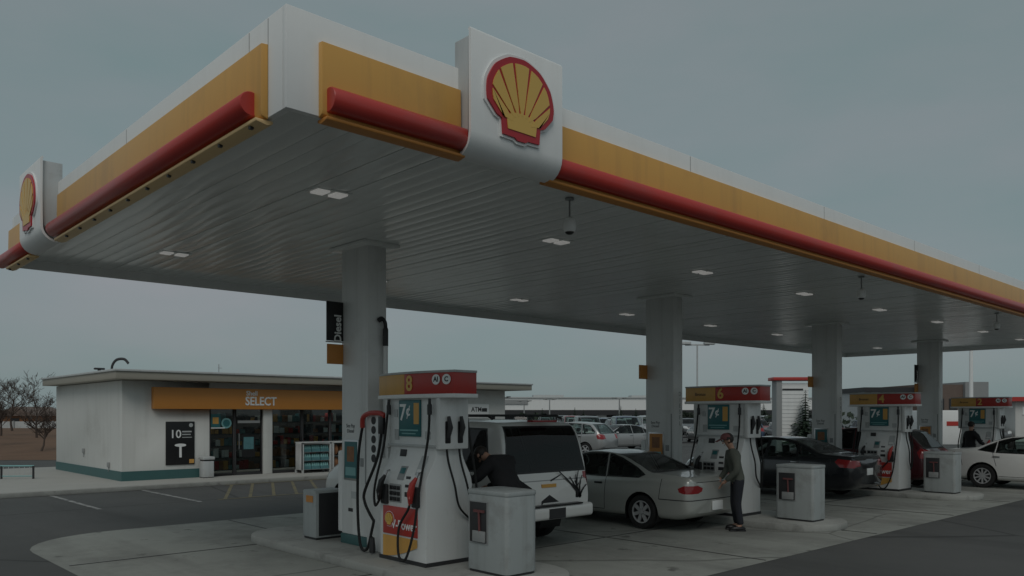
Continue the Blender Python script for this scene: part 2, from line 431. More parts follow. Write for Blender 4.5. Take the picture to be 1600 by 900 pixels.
# canopy lights
lt0 = None
for row, y in enumerate((2.3, 6.85)):
    for i in range(8):
        x = 1.7+3.6*i
        lab = ('recessed twin canopy light, %s from the near end in the row nearer the %s' % (ordinal(i), ('front fascia', 'store')[row]))
        if lt0 is None:
            lt0 = thing('canopy_light', lab, 'light', (x, y, 4.45), 0, 'canopy lights')
            MB().bx(-.22, .22, -.13, .13, -.012, .0).build('housing', 'soffit', lt0, bevel=.004)
            for s in (-1, 1):
                MB().bx(s*.11-.075, s*.11+.075, -.09, .09, -.03, -.0125).build('lamp_lens', 'lamp', lt0, bevel=.003)
        else: dup(lt0, (x, y, 4.45), label=lab)
# dome cameras
dc0 = None
for i, x in enumerate((3.8, 11.35, 18.8)):
    lab = 'white dome camera on a thin stem, %s from the near canopy corner' % ('nearest', 'middle one', 'third')[i] if i != 1 else 'white dome camera on a thin stem, middle of the three'
    if dc0 is None:
        dc0 = thing('dome_camera', lab, 'camera', (x, .65, 4.44), 0, 'dome cameras under the canopy'); dc0.scale = (.88, .88, .88)
        MB().lathe([(.0, .0), (.06, 0), (.06, -.02), (.012, -.025), (.012, -.26), (0, -.26)], n=14).build('stem', 'grey', dc0)
        MB().lathe([(0, -.24), (.03, -.24), (.075, -.27), (.085, -.32), (.085, -.37), (0, -.37)], n=18).build('housing', 'lens', dc0)
        MB().lathe([(.083, -.37), (.08, -.40), (.066, -.43), (.06, -.432)], n=18, cap=False).build('dome_collar', 'lens', dc0); MB().lathe([(.06, -.425), (.055, -.445), (.03, -.462), (0, -.466)], n=18).build('dome', 'black', dc0)
    else: dup(dc0, (x, .65, 4.44), label=lab)

# columns -------------------------------------------------------
NUM = ['8', '6', '4', '2']; CX = [3.55, 10.8, 18.05, 25.35]; CY = 4.5
WHO = ['nearest pump', 'second pump', 'third pump', 'farthest pump']
for i, x in enumerate(CX):
    t = thing('canopy_column', 'white canopy column standing behind the pump numbered %s' % NUM[i], 'column', (x, CY, .12), 0, 'canopy columns')
    MB().bx(-.16, .16, -.35, .35, .14, 4.33).build('shaft', 'col_white', t, bevel=.02)
    MB().bx(-.17, .17, -.36, .36, 0, .14).build('base_band', 'teal', t, bevel=.006)
    MB().bx(-.3, .3, -.48, .48, 4.275, 4.325).build('top_collar', 'soffit', t, bevel=.01)
    MB().bx(-.14, .14, .36, .5, .15, 1.35).build('cable_box', 'col_white', t, bevel=.03)
    # posters on the lane-facing side
    b = MB(); b.bx(-.172, -.162, -.12, .27, .93, 1.52); fr = b.build('poster_frame', 'steel', t, bevel=.003)
    b = MB(); b.bx(-.178, -.1725, -.09, .24, .96, 1.49, 0)
    b.bx(-.18, -.178, -.02, .17, 1.2, 1.42, 1); b.bx(-.18, -.178, -.06, .21, 1.0, 1.12, 2)
    b.build('poster', ['teal_sign' if i % 2 == 0 else 'orange', 'shop_brown', 'teal_pale'], fr)
    text('notice', 'See Pay\nDiesel', .075, (-.163, .1, 1.68), FACE_X, 'dark', t, ext=.001)
    for y_, z_, w_, h_, m_ in ((.0, .72, .16, .1, 'lgrey'), (-.2, 1.2, .09, .12, 'grey'), (.1, .5, .12, .05, 'dark')):
        MB().bx(-.1635, -.1605, y_-w_/2, y_+w_/2, z_-h_/2, z_+h_/2).build('sticker', m_, t)
    MB().bx(-.166, -.161, -.31, -.29, .9, 1.9).build('conduit', 'grey', t)
    # strip of round pictograms low on the end facing the pump, and blade signs
    if i in (0, 3):
        b = MB(); b.bx(-.43, -.16, .30, .33, 2.96, 3.53); o = b.build('blade_sign', 'black', t, bevel=.006)
        text('blade_text', 'Diesel', .16, (-.25, .299, 3.14), (R(90), R(-90), 0), 'white', o, bold=.004)
        b = MB(); b.bx(-.435, -.16, .295, .335, 2.935, 2.953); b.build('blade_rim', 'lgrey', o)
    b = MB(); b.bx(-.42, -.16, .30, .33, 2.62, 2.91); b.build('blade_panel', 'orange', t, bevel=.006)
    if i > 0:
        text('side_letters', '\n'.join('DIESEL'), .12, (.06, -.353, 2.0), FACE_Y, 'grey', t, ext=.001)

# pumps ---------------------------------------------------------
def pump_profile(n=8):
    left = [(.37, 0), (.37, .95)]
    for i in range(n+1):
        f = i/n; sm = f*f*(3-2*f)
        left.append((.37-.16*sm, 1.0+.42*f))
    left += [(.21, 2.12)]
    return [(-x, z) for x, z in left]+[(x, z) for x, z in left[::-1]]
def pw(z):
    f = min(1, max(0, (z-1.0)/.42)); return .37-.16*f*f*(3-2*f)
def bez(p, n=14):
    P = [Vector(q) for q in p]; out = []
    segs = len(P)-1
    for i in range(segs):
        p0 = P[max(i-1, 0)]; p1 = P[i]; p2 = P[i+1]; p3 = P[min(i+2, segs)]
        for k in range(n):
            t = k/n
            out.append(.5*((2*p1)+(p2-p0)*t+(2*p0-5*p1+4*p2-p3)*t*t+(3*p1-p0-3*p2+p3)*t**3))
    out.append(P[-1]); return out
HL = .50
def make_pump():
    t = thing('fuel_pump', 'x', 'fuel pump', (CX[0]-.08, 2.9, .12), 0, 'fuel pumps on the islands')
    MB().prism(pump_profile(), 'y', -HL, HL).build('cabinet', 'pump_white', t, bevel=.012, smooth=40)
    b = MB(); b.bx(-.38, .38, -HL-.008, HL+.008, -.002, .05); b.build('plinth', 'dark', t)
    # side pilasters of the upper part
    for sy in (-1, 1):
        b = MB(); b.bx(-.235, .235, sy*HL-.09, sy*HL+.012*sy, 1.45, 2.10) if sy < 0 else b.bx(-.235, .235, sy*HL-.012, sy*HL+.09, 1.45, 2.10)
        b.build('pilaster', 'pump_white', t, bevel=.015)
    # topper, bowed both ways
    def bow(x0, y0, y1, n=12):
        return [(x0-.13*(1-((y0+(y1-y0)*k/n)/.85)**2), y0+(y1-y0)*k/n) for k in range(n+1)]
    def block(y0, y1, z0, z1, e, nm, m, par):
        f = bow(-.17-e, y0, y1); g = [(-x, y) for x, y in f]
        b = MB(); b.prism(f+g[::-1], 'z', z0, z1); return b.build(nm, m, par, bevel=.006, smooth=30)
    top = block(-.83, .83, 2.09, 2.14, .015, 'topper_base', 'white', t)
    block(.06, .81, 2.14, 2.40, 0, 'yellow_sign_end', 'yellow', top)
    block(-.81, .058, 2.14, 2.40, 0.0, 'red_sign_end', 'red', top)
    block(-.82, .82, 2.40, 2.43, .006, 'topper_cap', 'lgrey', top)
    def tx(y): return -.17-.13*(1-(y/.85)**2)
    for k, y in enumerate((-.55, -.71)):
        d = 2*.13*y/.85**2     # slope of the bow
        an = math.atan(d)
        o = MB().lathe([(0, .0), (.064, 0), (.064, .008), (.0, .008)], n=20).build('icon_disc', 'lens', top)
        o.location = (tx(y)-.006, y, 2.315); o.rotation_euler = (R(90), 0, R(-90)-an)
        tq = text('icon_letter', ('AI', 'C')[k], .085, (0, 0, .0085), (0, 0, 0), 'dark', o, ext=.001, bold=.003)
    # price screen
    b = MB(); b.bx(-.235, -.205, -.19, .27, 1.60, 2.07); pr = b.build('price_sign', 'teal_sign', t, bevel=.004)
    text('price_digits', '7', .30, (-.237, .18, 1.90), FACE_X, 'lens', pr, bold=.004)
    text('price_small', '¢', .2, (-.237, .06, 1.93), FACE_X, 'lens', pr, bold=.003)
    b = MB(); b.bx(-.238, -.2355, -.17, -.06, 1.76, 2.03); b.build('price_flash', 'yellow', pr)
    b = MB(); b.bx(-.238, -.2355, -.15, .24, 1.67, 1.69); b.bx(-.238, -.2355, -.1, .2, 1.63, 1.645); b.build('price_line', 'teal_pale', pr)
    # ledge line
    b = MB(); b.bx(-.245, .245, -HL-.015, HL+.015, 1.47, 1.50); b.build('ledge', 'lgrey', t, bevel=.004)
    # slanted middle: screen, card reader, keypad (each lies on the face of the cabinet)
    def patch(nm, y0, y1, z0, z1, m, d=.012, par=None):
        b = MB(); x0, x1 = -pw(z0), -pw(z1)
        b.add([(x0-d, y0, z0), (x0-d, y1, z0), (x1-d, y1, z1), (x1-d, y0, z1), (x0+.02, y0, z0), (x0+.02, y1, z0), (x1+.02, y1, z1), (x1+.02, y0, z1)],
              [(0, 1, 2, 3), (4, 7, 6, 5), (0, 4, 5, 1), (1, 5, 6, 2), (2, 6, 7, 3), (3, 7, 4, 0)])
        return b.build(nm, m, par or t, bevel=.003)
    patch('display', .12, .25, 1.34, 1.43, 'dark')
    patch('sticker', -.36, -.22, 1.12, 1.36, 'lgrey', .004); patch('sticker', -.345, -.235, 1.16, 1.30, 'pump_white', .006)
    patch('card_reader', -.02, .12, 1.05, 1.22, 'grey'); patch('card_slot', .0, .1, 1.13, 1.2, 'teal_sign', .016)
    kp = patch('keypad', .02, .27, .76, .99, 'grey', .014)
    b = MB()
    for r in range(3):
        for c in range(3): b.box((-.388, .065+.08*c, .80+.072*r), (.014, .062, .05), 0)
    b.build('key_button', 'black', kp, bevel=.003)
    patch('receipt_slot', -.16, -.06, .96, 1.10, 'dark', .006); patch('sticker', -.17, -.05, .84, .9, 'dark', .004)
    # nozzles in their boots
    for y, m2 in ((.37, 'black'), (-.31, 'red')):
        b = MB(); b.bx(-.415, -.36, y-.07, y+.07, .72, .98); bt = b.build('nozzle_boot', 'dark', t, bevel=.02)
        b = MB(); b.tube([(-.45, y+.03, .78), (-.47, y+.0, .9), (-.46, y-.03, 1.02), (-.42, y-.06, 1.10)], [.028, .045, .04, .02], 10)
        b.tube([(-.47, y, .92), (-.50, y-.02, .84), (-.47, y+.02, .76)], .012, 6)
        nz = b.build('nozzle', m2, t)
        b = MB(); b.tube([(-.42, y-.06, 1.09), (-.40, y-.075, 1.15), (-.36, y-.08, 1.16)], .014, 8); b.build('spout', 'steel', nz)
    # hoses
    def hose(pts, r=.016): MB().tube(bez(pts, 10), r, 8).build('hose', 'rubber', t)
    hose([(-.27, -.44, 2.08), (-.30, -.45, 1.6), (-.42, -.44, 1.0), (-.47, -.38, .45), (-.48, -.22, .08), (-.47, -.06, .12), (-.45, -.04, .45), (-.46, -.25, .70), (-.455, -.28, .79)])
    hose([(-.27, .45, 2.08), (-.33, .47, 1.5), (-.44, .52, .95), (-.47, .47, .7), (-.45, .40, .77)])
    hose([(.25, -.50, 2.08), (.3, -.53, 1.6), (.42, -.52, 1.0), (.47, -.45, .5), (.48, -.2, .15), (.46, -.05, .4), (.45, .2, .8)])
    for y in (-.44, .45):
        b = MB(); b.lathe([(.0, 0), (.03, 0), (.03, .12), (.018, .14), (.018, .2), (0, .2)], (-.27, y, 1.88), n=10); b.build('breakaway', 'dark', t)
    b = MB(); b.lathe([(0, 0), (.03, 0), (.03, .12), (.018, .14), (.018, .2), (0, .2)], (.25, -.5, 1.88), n=10); b.build('breakaway', 'dark', t)
    for x_ in (-.10, .10):
        hose([(x_, -.50-.02, 2.08), (x_, -.55, 1.75), (x_+.02, -.56, 1.35), (x_+.10, -.60, 1.0), (x_+.2, -.57, .72), (.34, -.515, .52), (.395, -.40, .47)], .014)
        b = MB(); b.bx(x_-.045, x_+.045, -.60, -.50, 1.52, 1.80); b.build('nozzle_boot', 'black', t, bevel=.015)
        b = MB(); b.tube([(x_, -.60, 1.60), (x_, -.64, 1.72), (x_-.01, -.62, 1.86)], [.025, .035, .02], 8); b.build('nozzle', 'dark', t)
    for y_, z_, w_, h_ in ((-.33, .62+1.0, .1, .1), (.34, 1.62, .09, .14), (.36, 1.9, .07, .1)):
        MB().bx(-.222, -.2095, y_-w_/2, y_+w_/2, z_-h_/2, z_+h_/2).build('sticker', 'lgrey', t)
    # tags on the near end of the upper part
    b = MB(); b.bx(-.16, -.05, -HL-.018, -HL-.0125, 1.55, 1.78); b.bx(.06, .17, -HL-.018, -HL-.0125, 1.5, 1.74); b.build('sticker', 'lgrey', t)
    # octane buttons end: pictogram column at the far side
    b = MB(); 
    # lower brand panel
    rp = patch('lower_panel', -.33, .42, .34, .70, 'red', .01)
    emblem(rp, (-.381, .27, .53), FACE_X, .2, .006)
    text('panel_letters', 'V-Power', .16, (-.383, -.05, .47), FACE_X, 'lens', rp, ext=.001, bold=.003, sx=.95)
    b = MB()
    b.add([(-.381, .42, .32), (-.381, -.33, .32), (-.381, -.33, .22)]+[(-.381, -.33+.75*k/8, .22-.17*math.sin(math.pi/2*k/8)) for k in range(1, 9)], [tuple(range(11))])
    b.build('lower_stripe', 'yellow', t)
    return t
def add_number(t, n):
    top = [c for c in t.children if c.name.startswith('topper_base')][0]
    text('pump_number', n, .27, (-.304, -.055, 2.27), FACE_X, 'yellow_b', top, ext=.003, bold=.006)
p0 = make_pump()
plabs = ['nearest fuel pump, numbered 8, beside the white sport utility vehicle', 'fuel pump numbered 6 behind the person in the grey jacket', 'fuel pump numbered 4 between the black sedan and the maroon car', 'farthest fuel pump, numbered 2, behind the white sedan']
pumps = [p0]
for i in range(1, 4): pumps.append(dup(p0, (CX[i]-.16, 2.92, .12)))
for i, p in enumerate(pumps):
    p['label'] = plabs[i]; add_number(p, NUM[i])
    if i:
        top = [c for c in p.children if c.name.startswith('topper_base')][0]
        text('topper_lettering', 'Bronze', .085, (-.285, .4, 2.27), FACE_X, 'dark', top, ext=.001)

# slim diesel dispensers between the column and the pump of island one
ds = thing('diesel_dispenser', 'slim white dispenser with red hood and looping black hose, beside the nearest column', 'fuel pump', (CX[0]-.05, 3.78, .12))
MB().bx(-.2, .2, -.26, .26, 0, 1.92).build('cabinet', 'pump_white', ds, bevel=.015)
b = MB(); b.tube(bez([(-.24, .30, 1.70), (-.25, .27, 1.84), (-.25, .1, 1.90), (-.25, -.15, 1.90), (-.25, -.27, 1.86)], 6), .035, 8); b.build('hood', 'red', ds)
b = MB()
for k in range(5): b.lathe([(.035, .0), (.055, 0), (.055, .004), (.035, .004)], (-.206, .08, 1.28+.13*k), 'x', 14)
b.build('pictogram', 'dark', ds)
b = MB(); b.bx(-.225, -.2, -.2, -.06, 1.3, 1.62); b.build('label_panel', 'lgrey', ds, bevel=.003)
b = MB(); b.bx(-.28, -.2, -.26, -.14, 1.62, 1.86); b.build('boot', 'black', ds, bevel=.01)
b = MB(); b.tube(bez([(-.24, .30, 1.72), (-.28, .34, 1.3), (-.30, .33, .6), (-.34, .2, .1), (-.36, .0, .06), (-.34, -.1, .35), (-.33, -.12, .45)], 10), .02, 8); b.build('hose', 'rubber', ds)
b = MB(); b.tube(bez([(-.25, -.2, 1.72), (-.3, -.16, 1.3), (-.36, .05, .85), (-.36, .06, .7), (-.35, -.04, .55), (-.33, -.12, .45)], 10), .02, 8); b.build('hose', 'rubber', ds)
b = MB(); b.lathe([(0, 0), (.04, 0), (.045, .05), (.03, .2), (0, .22)], (-.34, -.1, .02), n=10); b.build('hose_swivel', 'dark', ds)
# tall hose mast
hm = thing('hose_mast', 'tall white pipe with black hooked top beside the nearest column', 'pipe', (CX[0]+.10, 4.09, .12))
MB().lathe([(0, 0), (.034, 0), (.034, 2.95), (0, 2.95)], n=14).build('pipe', 'white', hm)
b = MB(); b.tube(bez([(0, 0, 2.86), (0, 0, 3.1), (-.01, 0.0, 3.2), (-.05, .02, 3.25), (-.1, .03, 3.22)], 5), [.04]*6+[.028]*9+[.034]*6, 10); b.build('hook', 'black', hm)

# waste and squeegee containers ----------------------------------
def make_bin(loc, label, rotz=0):
    t = thing('service_bin', label, 'bin', loc, rotz, 'service bins on the pump islands')
    pl = rrect(-.27, .27, -.36, .36, (.1, .06, .05, .14), 6)
    MB().prism(pl, 'z', 0.03, .93).build('shell', 'bin_grey', t, bevel=.006, smooth=40)
    MB().prism([(x*1.02, y*1.02) for x, y in pl], 'z', .93, .985).build('lid', 'bin_grey', t, bevel=.012, smooth=40)
    MB().prism([(x*.96, y*.96) for x, y in pl], 'z', 0, .035).build('foot', 'dark', t)
    b = MB(); b.bx(-.276, -.262, -.02, .29, .36, .84); n = b.build('niche', 'dark', t, bevel=.004)
    b = MB(); b.bx(-.281, -.275, -.035, -.02, .35, .85); b.bx(-.281, -.275, .29, .305, .35, .85); b.bx(-.281, -.275, -.02, .29, .84, .85); b.bx(-.281, -.275, -.02, .29, .35, .36); b.build('niche_rim', 'grey', n)
    b = MB(); b.tube([(-.285, .1, .38), (-.29, .11, .72)], .014, 8); b.bx(-.30, -.277, .02, .2, .72, .75); b.build('squeegee', 'maroon_cloth', n)
    b = MB(); b.bx(-.3, -.277, .0, .22, .37, .5); b.build('bucket', 'grey', n, bevel=.004)
    return t
b0 = make_bin((CX[0]+.1, 1.6, .12), 'nearest grey service bin, in front of the pump numbered 8')
dup(b0, (CX[1]+.02, 1.5, .12), label='grey service bin in front of the black sedan, by the pump numbered 6')
dup(b0, (CX[2], 1.6, .12), label='grey service bin by the white sedan, in front of the maroon car')
t = thing('waste_bin', 'low grey waste bin with a dark opening, left of the nearest column', 'bin', (CX[0]-.1, 5.45, .12))
MB().bx(-.26, .26, -.2, .2, .03, .74).build('shell', 'bin_grey', t, bevel=.02)
MB().bx(-.24, .24, -.18, .18, 0, .03).build('foot', 'dark', t)
MB().bx(-.21, .21, -.206, -.201, .06, .70).build('opening_panel', 'dark', t)
b = MB(); b.bx(-.268, -.262, -.12, .08, .56, .66); b.build('sticker', 'orange', t)
dup(b0, (CX[3], 1.6, .12), label='grey service bin by the farthest pump, beside the white sedan')

# ------------------------------------------------------------------ store
BX0, BX1, BY = 4.56, 19.2, 18.56
st = thing('store', 'low white convenience store with orange sign band and flat roof', 'building', (BX0, BY, .12))
LW = BX1-BX0; DW = 6.9
w = MB()
w.bx(0, 2.5, 0, .2, 0, 2.85); w.bx(2.5, 8.6, 0, .2, 2.12, 2.85); w.bx(8.6, LW, 0, .2, 0, 2.85)
w.bx(0, .2, .2, DW, 0, 2.85); w.bx(LW-.2, LW, .2, DW, 0, 2.85); w.bx(.2, LW-.2, DW-.2, DW, 0, 2.85)
w.build('wall', 'white_wall', st, bevel=.008)
w = MB(); w.bx(-.02, 2.5, -.02, .0, 0, .27); w.bx(-.02, 0, 0, DW, 0, .27); w.build('plinth', 'teal', st); MB().bx(8.6, LW, -.02, 0, 0, .27).build('plinth', 'teal', st)
rf = MB(); rf.bx(-.36, LW+.9, -.65, DW+.3, 2.87, 3.08); rfo = rf.build('roof', 'roofedge', st, bevel=.01)
r2 = MB(); r2.bx(-.4, LW+.94, -.69, DW+.34, 3.08, 3.14); r2.build('roof_flashing', 'lgrey', rfo, bevel=.01)
w = MB(); w.bx(.8, 9.6, -.22, -.002, 2.05, 2.68); band = w.build('sign_band', 'orange', st, bevel=.01)
text('band_lettering', 'SELECT', .37, (4.05, -.224, 2.29), FACE_Y, 'lens', band, ext=.012, bold=.008, sx=.86)
text('band_script', 'Shell', .2, (3.75, -.224, 2.54), FACE_Y, 'lens', band, ext=.008, bold=.003)
# shop front frames & glass
def glaze(nm, x0, x1, z0, z1):
    f = MB(); d = .05
    f.bx(x0, x0+d, .02, .1, z0, z1); f.bx(x1-d, x1, .02, .1, z0, z1); f.bx(x0+d, x1-d, .02, .1, z0, z0+d+.03); f.bx(x0+d, x1-d, .02, .1, z1-d, z1)
    fr = f.build(nm, 'dark', st, bevel=.004)
    MB().bx(x0+d, x1-d, .055, .065, z0+d+.03, z1-d).build('pane', 'glass_dark', fr)
    return fr
w1 = glaze('shop_window', 2.5, 3.3, .0, 2.12)
dr = glaze('shop_door', 3.3, 4.22, .0, 2.12)
b = MB(); b.tube([(3.42, -.03, .8), (3.42, -.03, 1.3)], .014, 8); b.box((3.42, 0, .82), (.02, .06, .02)); b.box((3.42, 0, 1.28), (.02, .06, .02)); b.build('handle', 'steel', dr)
b = MB(); b.bx(3.4, 4.12, .0, .04, 1.62, 1.70); b.build('door_rail', 'grey', dr)
b = MB(); b.bx(3.55, 3.98, .045, .05, .55, 1.25, 0); b.bx(3.6, 3.93, .04, .0445, .8, 1.18, 1); b.build('door_poster', ['black', 'shop_blue'], dr)
MB().bx(4.22, 4.52, -.05, .15, 0, 2.12).build('pillar', 'white_wall', st, bevel=.01)
for x0, x1 in ((4.52, 5.6), (5.6, 6.65), (6.65, 7.7), (7.7, 8.6)): w2 = glaze('shop_window', x0, x1, .0, 2.12)
o = MB().lathe([(0, 0), (.16, 0), (.16, -.006), (0, -.006)], (3.05, .05, 1.62), 'y', 24).build('round_sticker', 'teal_pale', w1)
MB().lathe([(0, 0), (.11, 0), (.11, -.004), (0, -.004)], (3.05, .043, 1.62), 'y', 24).build('sticker_mark', 'teal_sign', o)
b = MB(); b.bx(2.56, 2.86, .045, .05, 1.5, 1.9, 0); b.bx(2.56, 3.0, .04, .045, 1.46, 1.49, 1); b.bx(2.62, 2.8, .04, .044, 1.6, 1.8, 2); b.build('window_poster', ['teal_sign', 'lens', 'yellow'], w1)
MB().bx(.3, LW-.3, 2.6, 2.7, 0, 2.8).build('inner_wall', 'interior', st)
for k in range(3): MB().bx(1.5+3.2*k, 3.6+3.2*k, 1.2, 1.4, 2.72, 2.76).build('ceiling_light', 'shoplight', st)
# goods seen through the panes
random.seed(3)
gd = MB()
for sh in range(5):
    z = .1+.38*sh
    gd.bx(2.52, 8.5, .95, 1.35, z, z+.03, 0)
    x = 2.55
    while x < 8.4:
        wd = random.uniform(.08, .22); h = random.uniform(.12, .3)
        gd.bx(x, x+wd*.9, .98, 1.2, z+.03, z+.03+h, random.choice([1, 2, 3, 4, 5, 0])); x += wd
g = gd.build('shop_goods', ['dark', 'shop_blue', 'shop_brown', 'lens', 'red', 'yellow'], st); g['kind'] = 'stuff'
# poster on the wall
ps = thing('wall_poster', 'black wall poster with a big white 10, on the store front', 'poster', (BX0+1.62, BY-.002, .12))
MB().bx(-.42, .42, -.03, 0, .4, 1.68).build('board', 'black', ps, bevel=.006)
text('poster_number', '10', .34, (-.14, -.031, 1.30), FACE_Y, 'lens', ps, ext=.002, bold=.004)
b = MB(); b.bx(.05, .33, -.033, -.0305, 1.36, 1.40); b.bx(.05, .3, -.033, -.0305, 1.28, 1.31); b.bx(.05, .34, -.033, -.0305, 1.2, 1.22); b.build('poster_line', 'lgrey', ps)
b = MB(); b.lathe([(0, 0), (.17, 0), (.17, .012), (.0, .012)], (0, -.04, .98), 'y', 20)
for i, v in enumerate(b.v): b.v[i] = (v[0], -.034 if v[1] < -.03 else -.031, .98+(v[2]-.98)*.28)
b.bx(-.035, .035, -.035, -.031, .62, .95); b.build('poster_picture', 'lens', ps)
b = MB(); b.bx(.26, .4, -.034, -.0305, .44, .56, 0); b.build('poster_tag', 'yellow', ps)
b = MB(); b.lathe([(0, -.031), (.06, -.031), (.06, -.034), (0, -.034)], (.31, 0, 1.57), 'y', 14); b.build('poster_badge', 'lgrey', ps)
# ATM notice
an = thing('atm_sign', 'small white ATM notice on the right end of the store front', 'sign', (BX0+13.2, BY-.002, .12))
MB().bx(-.55, .55, -.03, 0, 1.75, 2.3).build('board', 'white', an, bevel=.005)
text('sign_letters', 'ATM', .26, (-.1, -.032, 2.08), FACE_Y, 'dark', an, bold=.004)
b = MB(); b.bx(-.45, .45, -.034, -.0305, 1.84, 1.88); b.bx(.18, .45, -.034, -.0305, 2.0, 2.14); b.build('sign_line', 'dark', an)
# litter bin by the door
t = thing('litter_bin', 'small square grey litter bin against the store front by the door', 'bin', (BX0+2.3, BY-.28, .12))
MB().bx(-.16, .16, -.16, .16, .02, .5).build('box', 'lgrey', t, bevel=.015)
MB().bx(-.18, .18, -.18, .18, .54, .63).build('lid', 'lgrey', t, bevel=.015)
MB().bx(-.14, .14, -.14, .14, .5, .54).build('opening', 'black', t)
MB().bx(-.15, .15, -.15, .15, 0, .02).build('foot', 'dark', t)
# rack of water and shelf of bags by the window
t = thing('water_rack', 'white metal rack of bottled water packs outside the store window', 'rack', (BX0+5.75, BY-.45, .12))
f = MB()
for x in (-.5, .5):
    for y in (-.22, .22): f.bx(x-.03, x+.03, y-.03, y+.03, 0, .98)
f.bx(-.53, .53, -.25, .25, .93, 1.0); f.bx(-.53, -.51, -.25, .25, .1, .93)
f.build('frame', 'lgrey', t, bevel=.004)
for z in (.1, .38, .66):
    MB().bx(-.5, .5, -.2, .22, z, z+.02).build('shelf', 'steel', t)
for z in (.12, .40, .68):
    for k in range(3):
        x = -.32+.32*k; b = MB()
        for a in range(4):
            for c in range(2): b.lathe([(0, 0), (.034, 0), (.036, .12), (.03, .16), (.014, .19), (.014, .21), (0, .21)], (x-.11+.073*a, -.14+.08*c, z), n=8)
        b.bx(x-.15, x+.15, -.18, -.02, z, z+.1, 1)
        tag(b.build('water_pack', ['teal_pale', 'shop_blue']), 'shrink wrapped pack of water bottles on the %s shelf of the rack, %s of three' % ({.12: 'bottom', .40: 'middle', .68: 'top'}[z], ('left', 'middle', 'right')[k]), 'bottle pack', 'water packs in the rack').location = (BX0+5.75, BY-.45, .12)
t = thing('bag_rack', 'low display rack of orange and brown bags outside the store', 'rack', (BX0+6.95, BY-.45, .12))
f = MB()
for x in (-.6, .6): f.bx(x-.025, x+.025, -.25, .25, 0, .98)
f.bx(-.62, .62, -.26, .26, .95, 1.0); f.build('frame', 'lgrey', t, bevel=.004)
for z in (.1, .52): MB().bx(-.57, .57, -.22, .22, z, z+.02).build('shelf', 'steel', t)
random.seed(5)
for z in (.12, .54):
    for k in range(4):
        b = MB(); x = -.42+.28*k; b.ball((0, 0, .19), (.125, .17, .19), 10)
        for i, v in enumerate(b.v): b.v[i] = (v[0]*(1.15-.25*abs(v[2]-.19)/.19)+random.uniform(-.008, .008), v[1], v[2])
        tag(b.build('bag', random.choice(['shop_brown', 'orange', 'shop_brown', 'red'])), 'filled bag on the %s shelf of the display rack, %s from the left' % ('lower' if z < .3 else 'upper', ordinal(k)), 'bag', 'bags in the display rack').location = (BX0+6.95+x, BY-.45, .12+z)
# roof things
t = thing('roof_vent', 'dark gooseneck vent pipe curving up from the store roof', 'vent', (BX0+.25, BY+1.7, 3.2)); t.scale = (.68, .68, .85)
b = MB(); b.tube(bez([(0, 0, 0.0), (0, 0, .3), (.15, -.1, .52), (.4, -.3, .55), (.55, -.42, .4)], 8), .05, 10); b.build('pipe', 'dark', t)
MB().lathe([(0, 0), (.14, 0), (.1, .08), (0, .08)], (0, 0, 0), n=12).build('flange', 'grey', t)
t = thing('roof_stack', 'small dark vent stack low on the left of the store roof', 'vent', (BX0+.15, BY+2.6, 3.24))
MB().lathe([(0, 0), (.05, 0), (.05, .14), (0, .14)], n=10).build('pipe', 'dark', t)
MB().box((0, 0, .17), (.3, .12, .06)).build('cap', 'dark', t, bevel=.02)
b = MB(); b.tube([(0, 0, 0), (0, 0, .42)], .012, 6); b.tube([(-.03, 0, .3), (.1, 0, .3)], .008, 6)
tag(b.build('antenna', 'grey', loc=(BX0+3.3, BY+1.2, 3.2)), 'thin antenna rod standing on the store roof', 'antenna')
# utility boxes on the side wall
for k, (y, z) in enumerate(((3.6, .75), (1.1, .42))):
    b = MB(); b.bx(-.06, 0, -.05, .05, -.07, .07); b.tube([(-.03, 0, -.07), (-.03, 0, -.2)], .012, 6)
    tag(b.build('wall_tap', 'grey', loc=(BX0-.002, BY+y, .12+z), bevel=.005), ('small grey fitting high on the store side wall', 'small grey tap low on the store side wall near the corner')[k], 'wall fitting')

# ------------------------------------------------------------------ cars
def pchip(keys):
    xs = [k[0] for k in keys]; ys = [k[1] for k in keys]; n = len(xs)
    h = [xs[i+1]-xs[i] for i in range(n-1)]; d = [(ys[i+1]-ys[i])/h[i] for i in range(n-1)]
    m = [d[0]]+[0 if d[i-1]*d[i] <= 0 else 2*d[i-1]*d[i]/(d[i-1]+d[i]) for i in range(1, n-1)]+[d[-1]]
    def f(x):
        if x <= xs[0]: return ys[0]
        if x >= xs[-1]: return ys[-1]
        i = 0
        while x > xs[i+1]: i += 1
        t = (x-xs[i])/h[i]
        return ys[i]*(1+2*t)*(1-t)**2+h[i]*m[i]*t*(1-t)**2+ys[i+1]*t*t*(3-2*t)+h[i]*m[i+1]*t*t*(t-1)
    return f
def ccw(poly):
    a = sum(poly[i][0]*poly[(i+1) % len(poly)][1]-poly[(i+1) % len(poly)][0]*poly[i][1] for i in range(len(poly)))
    return poly if a > 0 else poly[::-1]
def inflate(poly, d):
    poly = ccw(poly); n = len(poly); out = []
    for i in range(n):
        p0, p1, p2 = Vector(poly[i-1]), Vector(poly[i]), Vector(poly[(i+1) % n])
        a = (p1-p0).normalized(); b = (p2-p1).normalized()
        na = Vector((a.y, -a.x)); nb = Vector((b.y, -b.x)); s = na+nb
        k = 1/max(.35, 1+na.dot(nb)); out.append(tuple(p1+s*d*k))
    return out
